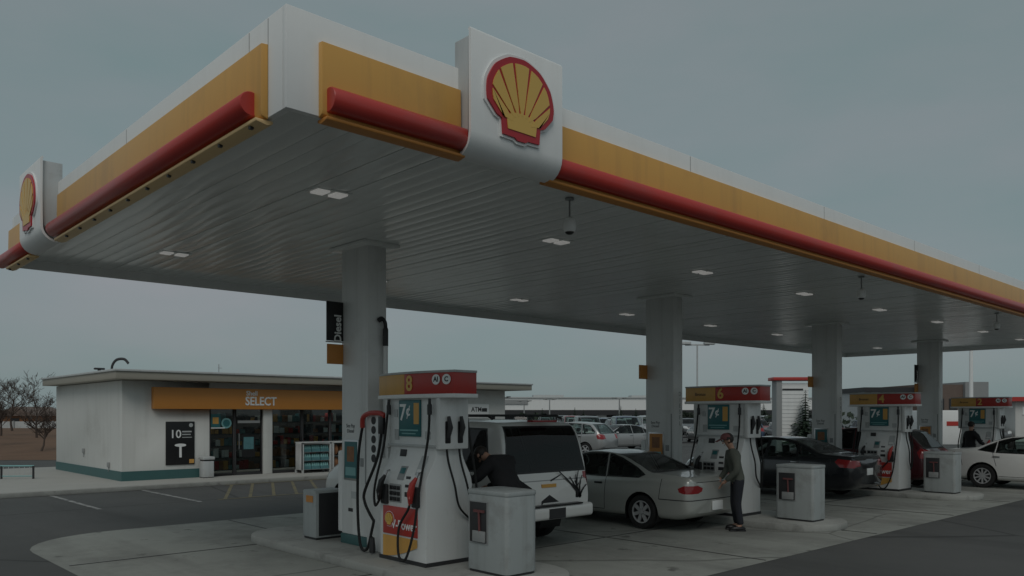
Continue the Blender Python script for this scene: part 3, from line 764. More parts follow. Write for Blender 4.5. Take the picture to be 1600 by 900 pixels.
def car(name, label, cat, P, paintm, loc, rotz, group=None, detail=True, glass='glass_car', nx=70, extra=None):
    L = P['L']; top = pchip(P['top']); bot = pchip(P['bot']); belt = pchip(P['belt']); W = pchip(P['w']); WT = pchip(P['wt'])
    root = thing(name, label, cat, loc, rotz, group)
    xs = []
    for i in range(nx+1):
        f = i/nx; xs.append(-L/2*math.cos(math.pi*f)*.35+(-L/2+L*f)*.65)
    rings = []
    for x in xs:
        zt, zb, w = top(x), bot(x), W(x); zl = min(belt(x), zt-.05); wt = min(WT(x), .93*w); g = zt-zl
        wl = .955*w; h = zl-zb
        K = [(0, zb), (.70*w, zb), (.90*w, zb+.03), (.97*w, zb+.14*h), (.995*w, zb+.38*h), (w, zb+.60*h), (.985*w, zb+.84*h), (wl, zl)]
        for f in (.32, .66, .90): K.append((wl+(wt-wl)*f**1.05, zl+g*f*.985))
        K += [(wt*.93, zl+g*.965), (wt*.72, zt-.004-.02*min(1, g)), (0, zt)]
        V = [Vector(k) for k in K]; ring = []
        for i in range(len(V)-1):
            p0 = V[max(0, i-1)]; p1 = V[i]; p2 = V[i+1]; p3 = V[min(len(V)-1, i+2)]
            if i == 0: p0 = Vector((-V[1].x, V[1].y))
            for t in (0, .5):
                q = .5*((2*p1)+(p2-p0)*t+(2*p0-5*p1+4*p2-p3)*t*t+(3*p1-p0-3*p2+p3)*t**3); ring.append((max(0, q.x), q.y))
        ring.append((0, zt)); rings.append(ring)
    bm = bmesh.new(); nr = len(rings[0]); grid = []
    for x, ring in zip(xs, rings):
        row = [bm.verts.new((x, y, z)) for y, z in ring]
        row += [bm.verts.new((x, -y, z)) for y, z in ring[-2:0:-1]]
        grid.append(row)
    N = len(grid[0])
    for i in range(len(grid)-1):
        for k in range(N):
            bm.faces.new((grid[i][k], grid[i][(k+1) % N], grid[i+1][(k+1) % N], grid[i+1][k]))
    for row in (grid[0], grid[-1]):
        c = Vector((0, 0, 0))
        for v in row: c += v.co
        cv = bm.verts.new(c/len(row)+Vector((-.03 if row is grid[0] else .03, 0, 0)))
        for k in range(N): bm.faces.new((row[k], row[(k+1) % N], cv))
    bmesh.ops.recalc_face_normals(bm, faces=bm.faces); bm.normal_update()
    pid = bm.faces.layers.int.new('pid')
    parts = ['body']
    def region(kind, poly, part, sign=0, filt=None, over=None):
        poly = ccw(poly); n = len(poly)
        if part not in parts: parts.append(part)
        ix = parts.index(part)
        def uv(c): return (c.x, c.z) if kind == 'side' else (c.y, c.z) if kind == 'end' else (c.x, c.y)
        lo = [min(p[i] for p in poly) for i in (0, 1)]; hi = [max(p[i] for p in poly) for i in (0, 1)]
        def ok(f, pad=.12):
            c = f.calc_center_median(); u = uv(c)
            if any(u[i] < lo[i]-pad or u[i] > hi[i]+pad for i in (0, 1)): return False
            if sign and c.y*sign < 0: return False
            return filt(f, c) if filt else True
        for i in range(n):
            p, q = poly[i], poly[(i+1) % n]; ex, ey = q[0]-p[0], q[1]-p[1]
            fs = [f for f in bm.faces if ok(f)]
            es = {e for f in fs for e in f.edges}; vs = {v for f in fs for v in f.verts}
            if kind == 'side': co, no = (p[0], 0, p[1]), (ey, 0, -ex)
            elif kind == 'end': co, no = (0, p[0], p[1]), (0, ey, -ex)
            else: co, no = (p[0], p[1], 0), (ey, -ex, 0)
            bmesh.ops.bisect_plane(bm, geom=list(vs)+list(es)+fs, plane_co=co, plane_no=no, dist=1e-5)
        bm.normal_update()
        for f in bm.faces:
            if not ok(f, 0): continue
            u = uv(f.calc_center_median())
            if all((poly[(i+1) % n][0]-poly[i][0])*(u[1]-poly[i][1])-(poly[(i+1) % n][1]-poly[i][1])*(u[0]-poly[i][0]) > -1e-6 for i in range(n)):
                if over is None or f[pid] in over: f[pid] = ix
    sidef = lambda f, c: abs(f.normal.y) > .45
    partmat = {'body': paintm}
    # side glass
    for wi, poly in enumerate(P['windows']):
        for s in (1, -1):
            region('side', inflate(poly, .028), 'window_trim', s, sidef); partmat['window_trim'] = 'black'
            nm = 'side_window|%d%d' % (wi, s); region('side', poly, nm, s, sidef); partmat[nm] = glass
    for key, cond in (('windscreen', lambda f, c: f.normal.x > .12 and f.normal.z > .05 and c.x > 0), ('rear_window', lambda f, c: f.normal.x < -.12 and f.normal.z > -.2 and c.x < 0)):
        if key in P:
            region('end', inflate(P[key], .03), 'window_trim', 0, cond); partmat['window_trim'] = 'black'
            region('end', P[key], key, 0, cond); partmat[key] = glass
    for (nm, kind, poly, m, both) in P.get('regions', []):
        rear = sum(p[0] for p in poly)/len(poly) < 0
        if kind == 'rear':
            region('end', poly, nm, 0, lambda f, c: f.normal.x < -.3 and c.x < -L*.3); partmat[nm] = m
        elif kind == 'rearpair':
            for s in (1, -1): region('end', [(y*s, z) for y, z in poly], nm+'|%d' % s, 0, lambda f, c: f.normal.x < -.25 and c.x < -L*.4); partmat[nm+'|%d' % s] = m
        elif kind == 'front':
            region('end', poly, nm, 0, lambda f, c: f.normal.x > .3 and c.x > L*.3); partmat[nm] = m
        elif both:
            for s in (1, -1): region('side', poly, nm+'|%d' % s, s, lambda f, c: abs(c.y) > P.get('lampw', .66)*W(c.x)); partmat[nm+'|%d' % s] = m
        else:
            region('side', poly, nm, 0, None); partmat[nm] = m
    for (x0, z0, x1, z1) in P.get('seams', []):
        d = Vector((x1-x0, z1-z0)); d.normalize(); nn = Vector((-d.y, d.x))*.006
        poly = [(x0+nn.x, z0+nn.y), (x0-nn.x, z0-nn.y), (x1-nn.x, z1-nn.y), (x1+nn.x, z1+nn.y)]
        for s in (1, -1): region('side', poly, 'door_seam', s, sidef, over=(0,)); partmat['door_seam'] = 'black'
    # wheel arches
    r = P['r']; RA = r+.055; zc = r
    for xw in P['axles']:
        poly = [(xw+RA*math.cos(R(a)), zc+RA*math.sin(R(a))) for a in range(-60, 241, 15)]
        poly = [p for p in poly]+[]
        for s in (1, -1):
            region('side', poly, 'cut', s, lambda f, c: abs(c.y) > .55*W(c.x))
    cutid = parts.index('cut')
    bmesh.ops.delete(bm, geom=[f for f in bm.faces if f[pid] == cutid], context='FACES')
    objs = {}
    for ix, nm in enumerate(parts):
        if nm == 'cut': continue
        fs = [f for f in bm.faces if f[pid] == ix]
        if not fs: continue
        mp = {}; vs = []; fl = []
        for f in fs:
            idx = []
            for v in f.verts:
                if v not in mp: mp[v] = len(vs); vs.append(tuple(v.co))
                idx.append(mp[v])
            fl.append(idx)
        me = bpy.data.meshes.new(nm.split('|')[0]); me.from_pydata(vs, [], fl)
        m = partmat[nm]; me.materials.append(M[m] if isinstance(m, str) else m)
        for p in me.polygons: p.use_smooth = True
        me.set_sharp_from_angle(angle=R(38))
        o = bpy.data.objects.new(nm.split('|')[0], me); COL.objects.link(o); objs[nm] = o
        o.parent = root
    bm.free()
    body = objs['body']
    for nm, o in objs.items():
        if nm in ('window_trim', 'door_seam'): o.parent = body
    # wells, wheels
    for xw in P['axles']:
        for s in (1, -1):
            w = W(xw); b = MB(); n = 14
            vs = []; fs = []
            for k in range(n+1):
                a = R(-25+230*k/n); vs += [(xw+RA*math.cos(a), s*w*.5, zc+RA*math.sin(a)), (xw+RA*math.cos(a), s*w*.985, zc+RA*math.sin(a))]
            for k in range(n): fs.append((2*k, 2*k+1, 2*k+3, 2*k+2))
            b.add(vs, fs); b.add([vs[2*k] for k in range(n+1)], [tuple(range(n+1))]); b.build('wheel_well', 'black', body)
            wy = s*(w-.115)
            b = MB(); b.lathe([(r*.62, -.09), (r*.8, -.105), (r*.95, -.10), (r, -.07), (r, .07), (r*.95, .10), (r*.8, .105), (r*.62, .09), (r*.62, -.09)], (0, 0, 0), 'y', 28, 0, False)
            wh = b.build('wheel', 'rubber', root, smooth=45); wh.location = (xw, wy, r)
            b = MB(); sy = s
            b.lathe([(r*.66, sy*.093), (r*.62, sy*.097), (r*.58, sy*.08), (r*.56, sy*.03), (r*.3, sy*.03), (0, sy*.03)], (0, 0, 0), 'y', 28, 1, False)
            b.lathe([(r*.67, sy*.088), (r*.66, sy*.100), (r*.60, sy*.098), (r*.585, sy*.08)], (0, 0, 0), 'y', 28, 0, False)
            ns = P.get('spokes', 5)
            for k in range(ns):
                a = 2*math.pi*k/ns+.3; rot = Matrix.Rotation(a, 3, 'Y')
                b.box(rot @ Vector((r*.33, sy*.075, 0)), (r*.6, .03, r*(.19 if ns < 9 else .12)), 0, rot)
            b.lathe([(0, sy*.1), (r*.13, sy*.098), (r*.15, sy*.07), (0, sy*.06)], (0, 0, 0), 'y', 14, 0, False)
            b.build('rim', ['alloy', 'dark'], wh, bevel=0)
    if detail:
        for (x, z) in P.get('handles', []):
            for s in (1, -1):
                b = MB(); b.box((x, s*(W(x)*.99), z), (.18, .035, .035)); b.build('door_handle', P.get('handle_mat', 'black'), root, bevel=.01)
        if 'plate' in P:
            px_, pz = P['plate']; MB().box((px_-.028, 0, pz), (.02, .31, .16)).build('number_plate', 'lens', root, bevel=.006)
        mx, mz = P['mirror']
        for s in (1, -1):
            b = MB(); b.ball((mx, s*(W(mx)+.07), mz), (.07, .11, .075), 12); b.box((mx+.02, s*(W(mx)-.02), mz-.03), (.05, .14, .04)); b.build('wing_mirror', P.get('mirror_mat', paintm), root)
        # seats and wheel seen through the glass
        for x in P.get('seats', (.1, -.8)):
            for s in (1, -1):
                b = MB(); b.box((x-.22, s*.36, .72), (.16, .46, .62), 0, Matrix.Rotation(R(-12), 3, 'Y')); b.box((x-.31, s*.36, P['headrest']), (.1, .26, .18)); b.box((x, s*.36, .46), (.5, .46, .18))
                b.build('seat', 'seat', root, bevel=.04)
        MB().bx(-L*.3, L*.28, -W(0)*.8, W(0)*.8, P['bot'][len(P['bot'])//2][1]+.04, P['bot'][len(P['bot'])//2][1]+.08).build('cabin_floor', 'black', root)
    if extra: extra(root, W)
    return root

# silver coupe
pc = paint('silver_paint', (.5, .51, .48), .35, .3)
COUPE = dict(L=4.55, r=.30, axles=(1.38, -1.30), spokes=7,
  top=[(-2.275, .86), (-2.255, .905), (-2.18, .945), (-1.62, .975), (-1.45, .985), (-1.1, 1.12), (-.75, 1.25), (-.4, 1.315), (0, 1.335), (.25, 1.31), (.55, 1.20), (1.05, .96), (1.2, .915), (1.8, .82), (2.1, .74), (2.22, .66), (2.275, .58)],
  belt=[(-2.275, .80), (-2.2, .87), (-1.6, .89), (-.8, .87), (.3, .84), (1.0, .82), (1.8, .76), (2.275, .55)],
  bot=[(-2.275, .33), (-2.2, .27), (-1.9, .2), (1.9, .18), (2.2, .22), (2.275, .3)],
  w=[(-2.275, .71), (-2.25, .77), (-2.12, .815), (-1.5, .845), (0, .86), (1.3, .85), (1.9, .80), (2.15, .70), (2.275, .52)],
  wt=[(-2.275, .66), (-2.1, .72), (-1.7, .72), (-1.45, .70), (-.9, .60), (-.3, .575), (.3, .58), (.8, .66), (1.2, .73), (2.275, .5)],
  windows=[[(.92, .89), (.80, .98), (.42, 1.2), (.1, 1.262), (-.35, 1.27), (-.45, .90)], [(-.53, .905), (-.44, 1.262), (-.72, 1.19), (-1.12, 1.03), (-1.28, .945), (-1.22, .915)]],
  windscreen=[(-.66, .96), (.66, .96), (.55, 1.27), (-.55, 1.27)], rear_window=[(-.63, 1.0), (.63, 1.0), (.52, 1.25), (-.52, 1.25)],
  regions=[('tail_light', 'side', [(-2.33, .665), (-2.33, .80), (-2.16, .80), (-2.05, .75), (-2.08, .69), (-2.16, .665)], 'tail', True),
           ('tail_light', 'rearpair', [(.86, .665), (.86, .80), (.55, .80), (.42, .755), (.44, .70), (.55, .665)], 'tail', True),
           ('head_light', 'side', [(2.3, .58), (2.3, .70), (1.98, .73), (1.9, .66), (2.0, .6)], 'head', True),
           ('bumper_strip', 'side', [(-2.4, .545), (-2.4, .562), (-1.68, .562), (-1.68, .545)], 'dark', False),
           ('boot_line', 'rear', [(-.6, .845), (.6, .845), (.6, .856), (-.6, .856)], 'dark', False)],
  seams=[(.98, .30, 1.0, .84), (-.47, .30, -.5, .90), (-.47, .29, .98, .29), (-1.68, .55, -1.72, .90)],
  handles=[(-.33, .76)], mirror=(.72, .92), seats=(.1, -.75), headrest=1.0, plate=(-2.275, .44))
HEAD_IN = R(90)     # heading to +Y
car('silver_coupe', 'silver two door coupe parked at the pump numbered 6, seen from behind', 'car', COUPE, pc, (9.2, 4.5, .004), HEAD_IN)

# white sport utility
pw_ = paint('white_car_paint', (.72, .72, .70), 0, .3)
def suv_extra(root, W):
    for s in (1, -1):
        b = MB(); b.tube([(-2.1, s*.72, 1.935), (-2.0, s*.72, 1.98), (.3, s*.70, 1.985), (.42, s*.70, 1.93)], .02, 8)
        for x in (-1.4, -.5): b.box((x, s*.72, 1.95), (.06, .03, .06))
        b.build('roof_rail', 'dark', root)
    # rear wiper, badge and dark plant decal on the tailgate
    b = MB(); b.tube([(-2.53, -.05, 1.02), (-2.5, -.3, 1.1), (-2.45, -.45, 1.2)], .012, 6); b.build('wiper', 'black', root)
    random.seed(11); b = MB()
    for k in range(9):
        y0 = -.62+random.uniform(-.08, .05); a = random.uniform(-.5, .9); ln_ = random.uniform(.18, .42)
        pts = [(-2.535+.0*i, y0+a*ln_*f+.12*f*f*(1 if k % 2 else -1), .74+ln_*f) for i, f in enumerate((0, .25, .5, .75, 1))]
        for i in range(4):
            p, q = pts[i], pts[i+1]; wd = .025*(1-i/5)
            dy, dz = q[1]-p[1], q[2]-p[2]; l = math.hypot(dy, dz); ny, nz = -dz/l*wd, dy/l*wd
            b.add([(p[0]-.004*(k % 3), p[1]+ny, p[2]+nz), (p[0]-.004*(k % 3), p[1]-ny, p[2]-nz), (q[0]-.004*(k % 3), q[1]-ny, q[2]-nz), (q[0]-.004*(k % 3), q[1]+ny, q[2]+nz)], [(0, 1, 2, 3)])
    b.build('plant_decal', 'black', root)
    b = MB(); b.box((-2.60, 0, .56), (.14, 1.72, .2)); b.build('rear_bumper', pw_, root, bevel=.05, seg=3)
    b = MB(); b.box((-2.62, 0, .668), (.12, 1.2, .02)); b.build('bumper_step', 'black', root)
    b = MB(); b.box((-2.673, -.05, .55), (.012, .34, .15), 0); b.build('plate_recess', 'dark', root)
    b = MB(); b.box((-2.535, .0, .95), (.03, .3, .05)); b.build('badge', 'yellow', root)
    b = MB(); b.box((-2.40, 0, 1.90), (.12, .5, .03)); b.build('brake_light', 'tail', root)
SUV = dict(lampw=.86, L=5.05, r=.38, axles=(1.6, -1.45), spokes=6,
  top=[(-2.525, 1.02), (-2.5, 1.15), (-2.42, 1.62), (-2.33, 1.83), (-2.2, 1.90), (-1.5, 1.925), (-.3, 1.925), (.35, 1.87), (.6, 1.74), (1.1, 1.30), (1.22, 1.22), (1.9, 1.15), (2.3, 1.06), (2.48, .95), (2.525, .8)],
  belt=[(-2.525, 1.0), (-2.4, 1.15), (0, 1.14), (1.1, 1.13), (2.0, 1.03), (2.525, .75)],
  bot=[(-2.525, .48), (-2.3, .42), (-1.5, .36), (1.5, .34), (2.3, .38), (2.525, .45)],
  w=[(-2.525, .88), (-2.47, .93), (-2.2, .965), (0, .985), (1.6, .97), (2.2, .93), (2.45, .82), (2.525, .7)],
  wt=[(-2.525, .86), (-2.4, .80), (-2.0, .76), (0, .74), (.5, .75), (1.1, .82), (1.3, .86), (2.525, .66)],
  windows=[[(1.02, 1.19), (.9, 1.3), (.5, 1.65), (.3, 1.76), (-.1, 1.79), (-.1, 1.19)], [(-.2, 1.19), (-.2, 1.79), (-1.0, 1.79), (-1.12, 1.19)], [(-1.22, 1.19), (-1.1, 1.79), (-2.05, 1.77), (-2.22, 1.19)]],
  windscreen=[(-.78, 1.3), (.78, 1.3), (.68, 1.78), (-.68, 1.78)], rear_window=[(-.8, 1.17), (.8, 1.17), (.7, 1.80), (-.7, 1.80)],
  regions=[('tail_light', 'side', [(-2.6, .80), (-2.6, 1.12), (-2.40, 1.14), (-2.37, .80)], 'tail', True),
           ('head_light', 'side', [(2.6, .82), (2.6, 1.0), (2.2, 1.03), (2.2, .85)], 'head', True),
           ('number_plate', 'rear', [(-.2, .70), (.16, .70), (.16, .82), (-.2, .82)], 'dark', False),
           ('tailgate_line', 'rear', [(-.8, 1.02), (.8, 1.02), (.8, 1.035), (-.8, 1.035)], 'grey', False)],
  seams=[(1.05, .5, 1.05, 1.15), (-.15, .5, -.15, 1.17), (-1.15, .85, -1.17, 1.17), (-1.0, .5, 1.05, .49)],
  handles=[(.05, 1.02), (-.95, 1.02)], mirror=(.85, 1.25), seats=(.3, -.7), headrest=1.38)
car('white_suv', 'large white sport utility vehicle with plant decal on tailgate, at the nearest pump', 'car', SUV, pw_, (5.62, 5.3, .004), HEAD_IN, glass='glass_tint', extra=suv_extra)

# black sedan
pb = paint('black_paint', (.008, .009, .012), 0, .2)
SEDAN = dict(L=4.8, r=.325, axles=(1.42, -1.35), spokes=10,
  top=[(-2.4, .93), (-2.37, .99), (-2.28, 1.035), (-1.75, 1.065), (-1.55, 1.10), (-1.15, 1.28), (-.75, 1.40), (-.3, 1.455), (.1, 1.455), (.4, 1.41), (.7, 1.30), (1.25, 1.03), (1.4, .985), (1.9, .90), (2.2, .80), (2.35, .68), (2.4, .58)],
  belt=[(-2.4, .86), (-2.3, .94), (-1.8, .97), (-.8, .95), (.3, .92), (1.1, .90), (1.9, .82), (2.4, .55)],
  bot=[(-2.4, .35), (-2.3, .27), (-2.0, .22), (1.9, .19), (2.3, .23), (2.4, .3)],
  w=[(-2.4, .75), (-2.37, .81), (-2.2, .865), (-1.5, .91), (0, .92), (1.4, .91), (2.0, .86), (2.28, .74), (2.4, .56)],
  wt=[(-2.4, .68), (-2.2, .76), (-1.9, .76), (-1.6, .74), (-1.0, .63), (-.3, .6), (.4, .61), (.9, .7), (1.4, .78), (2.4, .52)],
  windows=[[(1.12, .97), (.98, 1.06), (.5, 1.31), (.15, 1.38), (-.18, 1.385), (-.18, .97)], [(-.27, .97), (-.27, 1.385), (-.7, 1.345), (-.98, 1.26), (-1.0, .985)], [(-1.08, .99), (-1.06, 1.22), (-1.28, 1.12), (-1.45, 1.03)]],
  windscreen=[(-.72, 1.04), (.72, 1.04), (.58, 1.40), (-.58, 1.40)], rear_window=[(-.68, 1.11), (.68, 1.11), (.55, 1.38), (-.55, 1.38)],
  regions=[('tail_light', 'side', [(-2.45, .76), (-2.45, .93), (-2.05, .97), (-1.98, .90), (-2.1, .78)], 'tail', True),
           ('tail_light', 'rearpair', [(.9, .77), (.9, .93), (.5, .93), (.45, .80)], 'tail', True),
           ('head_light', 'side', [(2.45, .60), (2.45, .76), (2.02, .82), (1.92, .75), (2.1, .63)], 'head', True)],
  seams=[(1.08, .33, 1.1, .93), (-.22, .33, -.22, .95), (-1.0, .6, -1.1, .97), (-.95, .33, 1.08, .32), (-1.85, .6, -1.9, .96)],
  handles=[(-.1, .84), (-1.0, .86)], handle_mat='steel', mirror=(.92, 1.0), seats=(.2, -.7), headrest=1.12, plate=(-2.4, .66))
def sedan_extra(root, W):
    b = MB(); b.tube([(-2.38, -.5, .36), (-2.46, -.5, .35)], .035, 10); b.build('exhaust_pipe', 'chrome', root)
    b = MB(); b.box((-2.37, 0, .885), (.03, .8, .035)); b.build('chrome_strip', 'chrome', root, bevel=.008)
car('black_sedan', 'black four door sedan between the pumps numbered 6 and 4', 'car', SEDAN, pb, (16.22, 5.0, .004), HEAD_IN, extra=sedan_extra, glass='glass_car')

# maroon hatchback
pm = paint('maroon_paint', (.075, .010, .015), .2, .25)
HATCH = dict(L=4.4, r=.33, axles=(1.35, -1.28), spokes=5,
  top=[(-2.2, .85), (-2.15, 1.0), (-2.0, 1.12), (-1.75, 1.38), (-1.55, 1.55), (-1.2, 1.62), (-.4, 1.66), (.2, 1.63), (.6, 1.50), (1.2, 1.12), (1.35, 1.07), (1.9, .97), (2.12, .82), (2.2, .66)],
  belt=[(-2.2, .82), (-1.9, 1.05), (-.8, 1.02), (.3, 1.0), (1.2, .98), (1.9, .86), (2.2, .6)],
  bot=[(-2.2, .42), (-2.0, .3), (-1.8, .25), (1.8, .22), (2.1, .26), (2.2, .34)],
  w=[(-2.2, .7), (-2.12, .8), (-1.9, .87), (-1.3, .90), (0, .91), (1.3, .90), (1.9, .84), (2.1, .72), (2.2, .56)],
  wt=[(-2.2, .65), (-1.9, .74), (-1.5, .68), (-.6, .65), (.3, .65), (.8, .7), (1.3, .78), (2.2, .5)],
  windows=[[(1.08, 1.05), (.9, 1.17), (.5, 1.45), (.25, 1.55), (-.15, 1.57), (-.15, 1.06)], [(-.24, 1.06), (-.24, 1.57), (-.95, 1.54), (-1.02, 1.08)], [(-1.12, 1.09), (-1.05, 1.53), (-1.45, 1.47), (-1.75, 1.2), (-1.75, 1.12)]],
  windscreen=[(-.72, 1.14), (.72, 1.14), (.6, 1.58), (-.6, 1.58)], rear_window=[(-.68, 1.12), (.68, 1.12), (.58, 1.52), (-.58, 1.52)],
  regions=[('tail_light', 'side', [(-2.25, .82), (-2.25, 1.02), (-1.95, 1.10), (-1.88, 1.0), (-1.95, .84)], 'tail', True),
           ('head_light', 'side', [(2.25, .66), (2.25, .84), (1.85, .92), (1.78, .85), (1.9, .7)], 'head', True)],
  seams=[(1.05, .36, 1.08, 1.0), (-.2, .36, -.2, 1.03), (-1.0, .6, -1.07, 1.05)],
  handles=[(-.08, .93), (-.95, .95)], mirror=(.88, 1.1), seats=(.2, -.7), headrest=1.25)
car('maroon_hatchback', 'dark maroon hatchback parked right of the pump numbered 4', 'car', HATCH, pm, (20.3, 4.6, .004), HEAD_IN, glass='glass_tint')
# white sedan, nose toward the street
car('white_sedan', 'white four door sedan at the right edge, by the farthest pump', 'car', SEDAN, pw_, (22.45, .45, .004), R(-90))

# parked cars beyond the store -----------------------------------
LOTP = [paint('lot_white', (.7, .7, .68)), paint('lot_silver', (.4, .41, .41), .4), paint('lot_dark', (.03, .032, .036)), paint('lot_red', (.25, .03, .03)), paint('lot_blue', (.05, .08, .14), .3), paint('lot_grey', (.16, .165, .17), .4)]
LOTN = ['white', 'silver', 'dark', 'red', 'blue', 'grey']
# two cars closer, right behind the silver coupe
x, y = cam2st(3.0, 40); car('silver_hatchback', 'pale silver hatchback parked just beyond the roof of the silver coupe', 'car', HATCH, LOTP[1], (x, y, 0), R(100), detail=True, nx=44)
x, y = cam2st(6.2, 46); car('silver_sedan', 'silver sedan parked beyond the forecourt, right of the pale hatchback', 'car', SEDAN, LOTP[1], (x, y, 0), R(165), detail=True, nx=44)
random.seed(21)
def strip(P): return P
lots = []
s0 = car('parked_car', 'x', 'car', SEDAN, LOTP[2], (0, 0, 0), 0, 'cars parked in the far lot', detail=False, nx=26)
h0 = car('parked_car', 'x', 'car', HATCH, LOTP[2], (0, 0, 0), 0, 'cars parked in the far lot', detail=False, nx=26)
u0 = car('parked_car', 'x', 'car', SUV, LOTP[2], (0, 0, 0), 0, 'cars parked in the far lot', detail=False, nx=26)
protos = [s0, h0, u0]; kinds = ['sedan', 'hatchback', 'sport utility car']
spots = []
for row, Y in enumerate((58, 66, 80, 88, 103, 111)):
    X = -3.0+row*.3
    while X < Y*.36:
        X += 2.75+random.uniform(-.1, .25)
        if random.random() < .86: spots.append((X, Y+random.uniform(-.25, .25), row))
for Y in (62, 84):     # a few more seen between pumps, to the right
    X = Y*.40
    while X < Y*.66:
        X += 2.9
        if random.random() < .7: spots.append((X, Y, 6))
used = [False]*3
for (X, Y, row) in spots:
    k = random.choice([0, 0, 1, 1, 2]); ci = random.choices(range(6), [2, 4, 5, 1, 2, 5])[0]
    x, y = cam2st(X, Y); rz = R(47)+random.choice([0, math.pi])+random.uniform(-.03, .03)
    lab = '%s %s parked in the %s row of the far lot' % (LOTN[ci], kinds[k], ordinal(row)) if row < 6 else '%s %s parked far off to the right behind the pumps' % (LOTN[ci], kinds[k])
    if not used[k]: c = protos[k]; c.location = (x, y, 0); c.rotation_euler = (0, 0, rz); c['label'] = lab; used[k] = True
    else: c = dup(protos[k], (x, y, 0), rz, label=lab)
    for ch in c.children:
        if ch.name.split('.')[0] == 'body':
            ch.material_slots[0].link = 'OBJECT'; ch.material_slots[0].material = LOTP[ci]

# ------------------------------------------------------------------ far buildings
def at(X, Y, z=0): x, y = cam2st(X, Y); return (x, y, z)
def bldg(name, label, X, Y, rot=0, cat='building'):
    return thing(name, label, cat, at(X, Y), VIEWROT+rot)
t = bldg('big_box_store', 'long white flat roofed store with a dark band, beyond the far lot', 12, 205, R(4))
b = MB(); b.bx(-48, 75, 0, 40, 0, 6.2); b.build('wall', 'white', t)
b = MB(); b.bx(-36, 75, -1.6, -.02, 2.0, 3.2); b.build('dark_band', 'dark', t)
b = MB(); b.bx(-48.2, 75.2, -.3, 40, 6.2, 6.5); b.build('roof', 'lgrey', t)
b = MB(); b.bx(-14, -8, -.3, 0, 4.7, 5.8, 0); b.build('wall_sign', 'grey', t)
MB().bx(-26, -14, -.3, 0, 3.7, 4.2, 0).build('wall_sign', 'grey', t); MB().bx(36, 42, -.3, 0, 4.6, 5.4, 0).build('wall_sign', 'grey', t)
b = MB(); 
for k in range(16): b.bx(-34+6.6*k, -30+6.6*k, -.15, -.02, .1, 1.9)
b.build('shop_windows', 'dark', t)
b = MB(); b.bx(-6, 2, 6, 10, 6.5, 7.2); b.bx(20, 26, 6, 10, 6.5, 7.1); b.build('roof_unit', 'lgrey', t)
# pylon with red cap
t = bldg('pylon_sign', 'white slatted pylon with a red cap, behind the black sedan', 15.6, 45, 0, 'sign')
b = MB(); b.bx(-.95, -.65, -.4, .4, 0, 3.9); b.build('side_post', 'grey', t)
b = MB(); b.bx(-.65, .85, -.3, .3, .5, 3.75)
for k in range(14): b.bx(-.65, .85, -.312, -.3, .6+.21*k, .62+.21*k, 1)
b.build('panel', ['white', 'lgrey'], t)
b = MB(); b.bx(-.6, .55, -.318, -.301, 3.35, 3.45); b.build('panel_caption', 'dark', t)
b = MB(); b.bx(-1.15, 1.25, -.5, .5, 3.9, 4.08); b.build('cap', 'red', t, bevel=.02)
# brown block to the right
t = bldg('brown_building', 'brown and grey flat roofed building far behind the last column', 43.5, 80)
b = MB(); b.bx(-3.2, 1.3, 0, 8, 0, 5.0); b.build('wall', 'brick', t)
b = MB(); b.bx(1.3, 3.6, -.4, 8, 0, 5.25); b.build('stair_tower', 'grey', t)
b = MB(); b.bx(-8, -3.2, 1, 8, 0, 4.3); b.build('low_wing', 'lgrey', t)
b = MB(); b.bx(-8.2, -3.0, .7, 8, 4.3, 4.75); b.build('roof', 'dark', t)
for k in range(3):
    b = MB(); b.bx(-2.7+1.3*k, -1.9+1.3*k, -.05, -.0, 2.2, 3.6); b.build('window', 'dark', t)
# red roofed shop at right edge
t = bldg('red_roof_shop', 'white shop with red roof edge at the far right', 39.5, 60)
b = MB(); b.bx(-2.0, 8, 0, 6, 0, 3.0); b.build('wall', 'white_wall', t)
b = MB(); b.bx(-2.6, 8, -.5, 6, 3.0, 3.32); b.build('roof', 'red', t)
b = MB(); b.bx(-1.2, 3, -.05, 0, .6, 1.6); b.build('window', 'dark', t)
b = MB(); b.bx(-1.5, 2.4, -.06, 0, 2.0, 2.6); b.build('shop_sign', 'lens', t)
# box truck
t = thing('box_truck', 'white box truck with a red mark, right of the pump numbered 4', 'truck', at(20.6, 39.5), VIEWROT+R(80))
b = MB(); b.bx(-3.2, 1.2, -1.0, 1.0, .65, 2.2); b.build('cargo_box', 'white', t, bevel=.03)
b = MB(); b.prism([(1.28, .5), (2.9, .5), (2.95, 1.15), (2.4, 1.3), (2.05, 1.95), (1.28, 1.95)], 'y', -.9, .9); b.build('cab', 'white', t, bevel=.05)
b = MB(); b.prism([(2.44, 1.32), (2.46, 1.33), (2.12, 1.9), (2.10, 1.88)], 'y', -.8, .8); b.build('windscreen', 'black', t)
b = MB(); b.bx(-2.2, -.6, -1.01, -1.0, 1.45, 1.7); b.bx(-3.215, -3.2, -.4, .4, 1.5, 1.7); b.build('red_mark', 'red', t)
for x in (-2.2, 2.1):
    for s in (1, -1):
        b = MB(); b.lathe([(.0, -.1), (.32, -.1), (.36, -.06), (.36, .06), (.32, .1), (0, .1)], (0, 0, 0), 'y', 18); w_ = b.build('wheel', 'rubber', t); w_.location = (x, s*.85, .36)

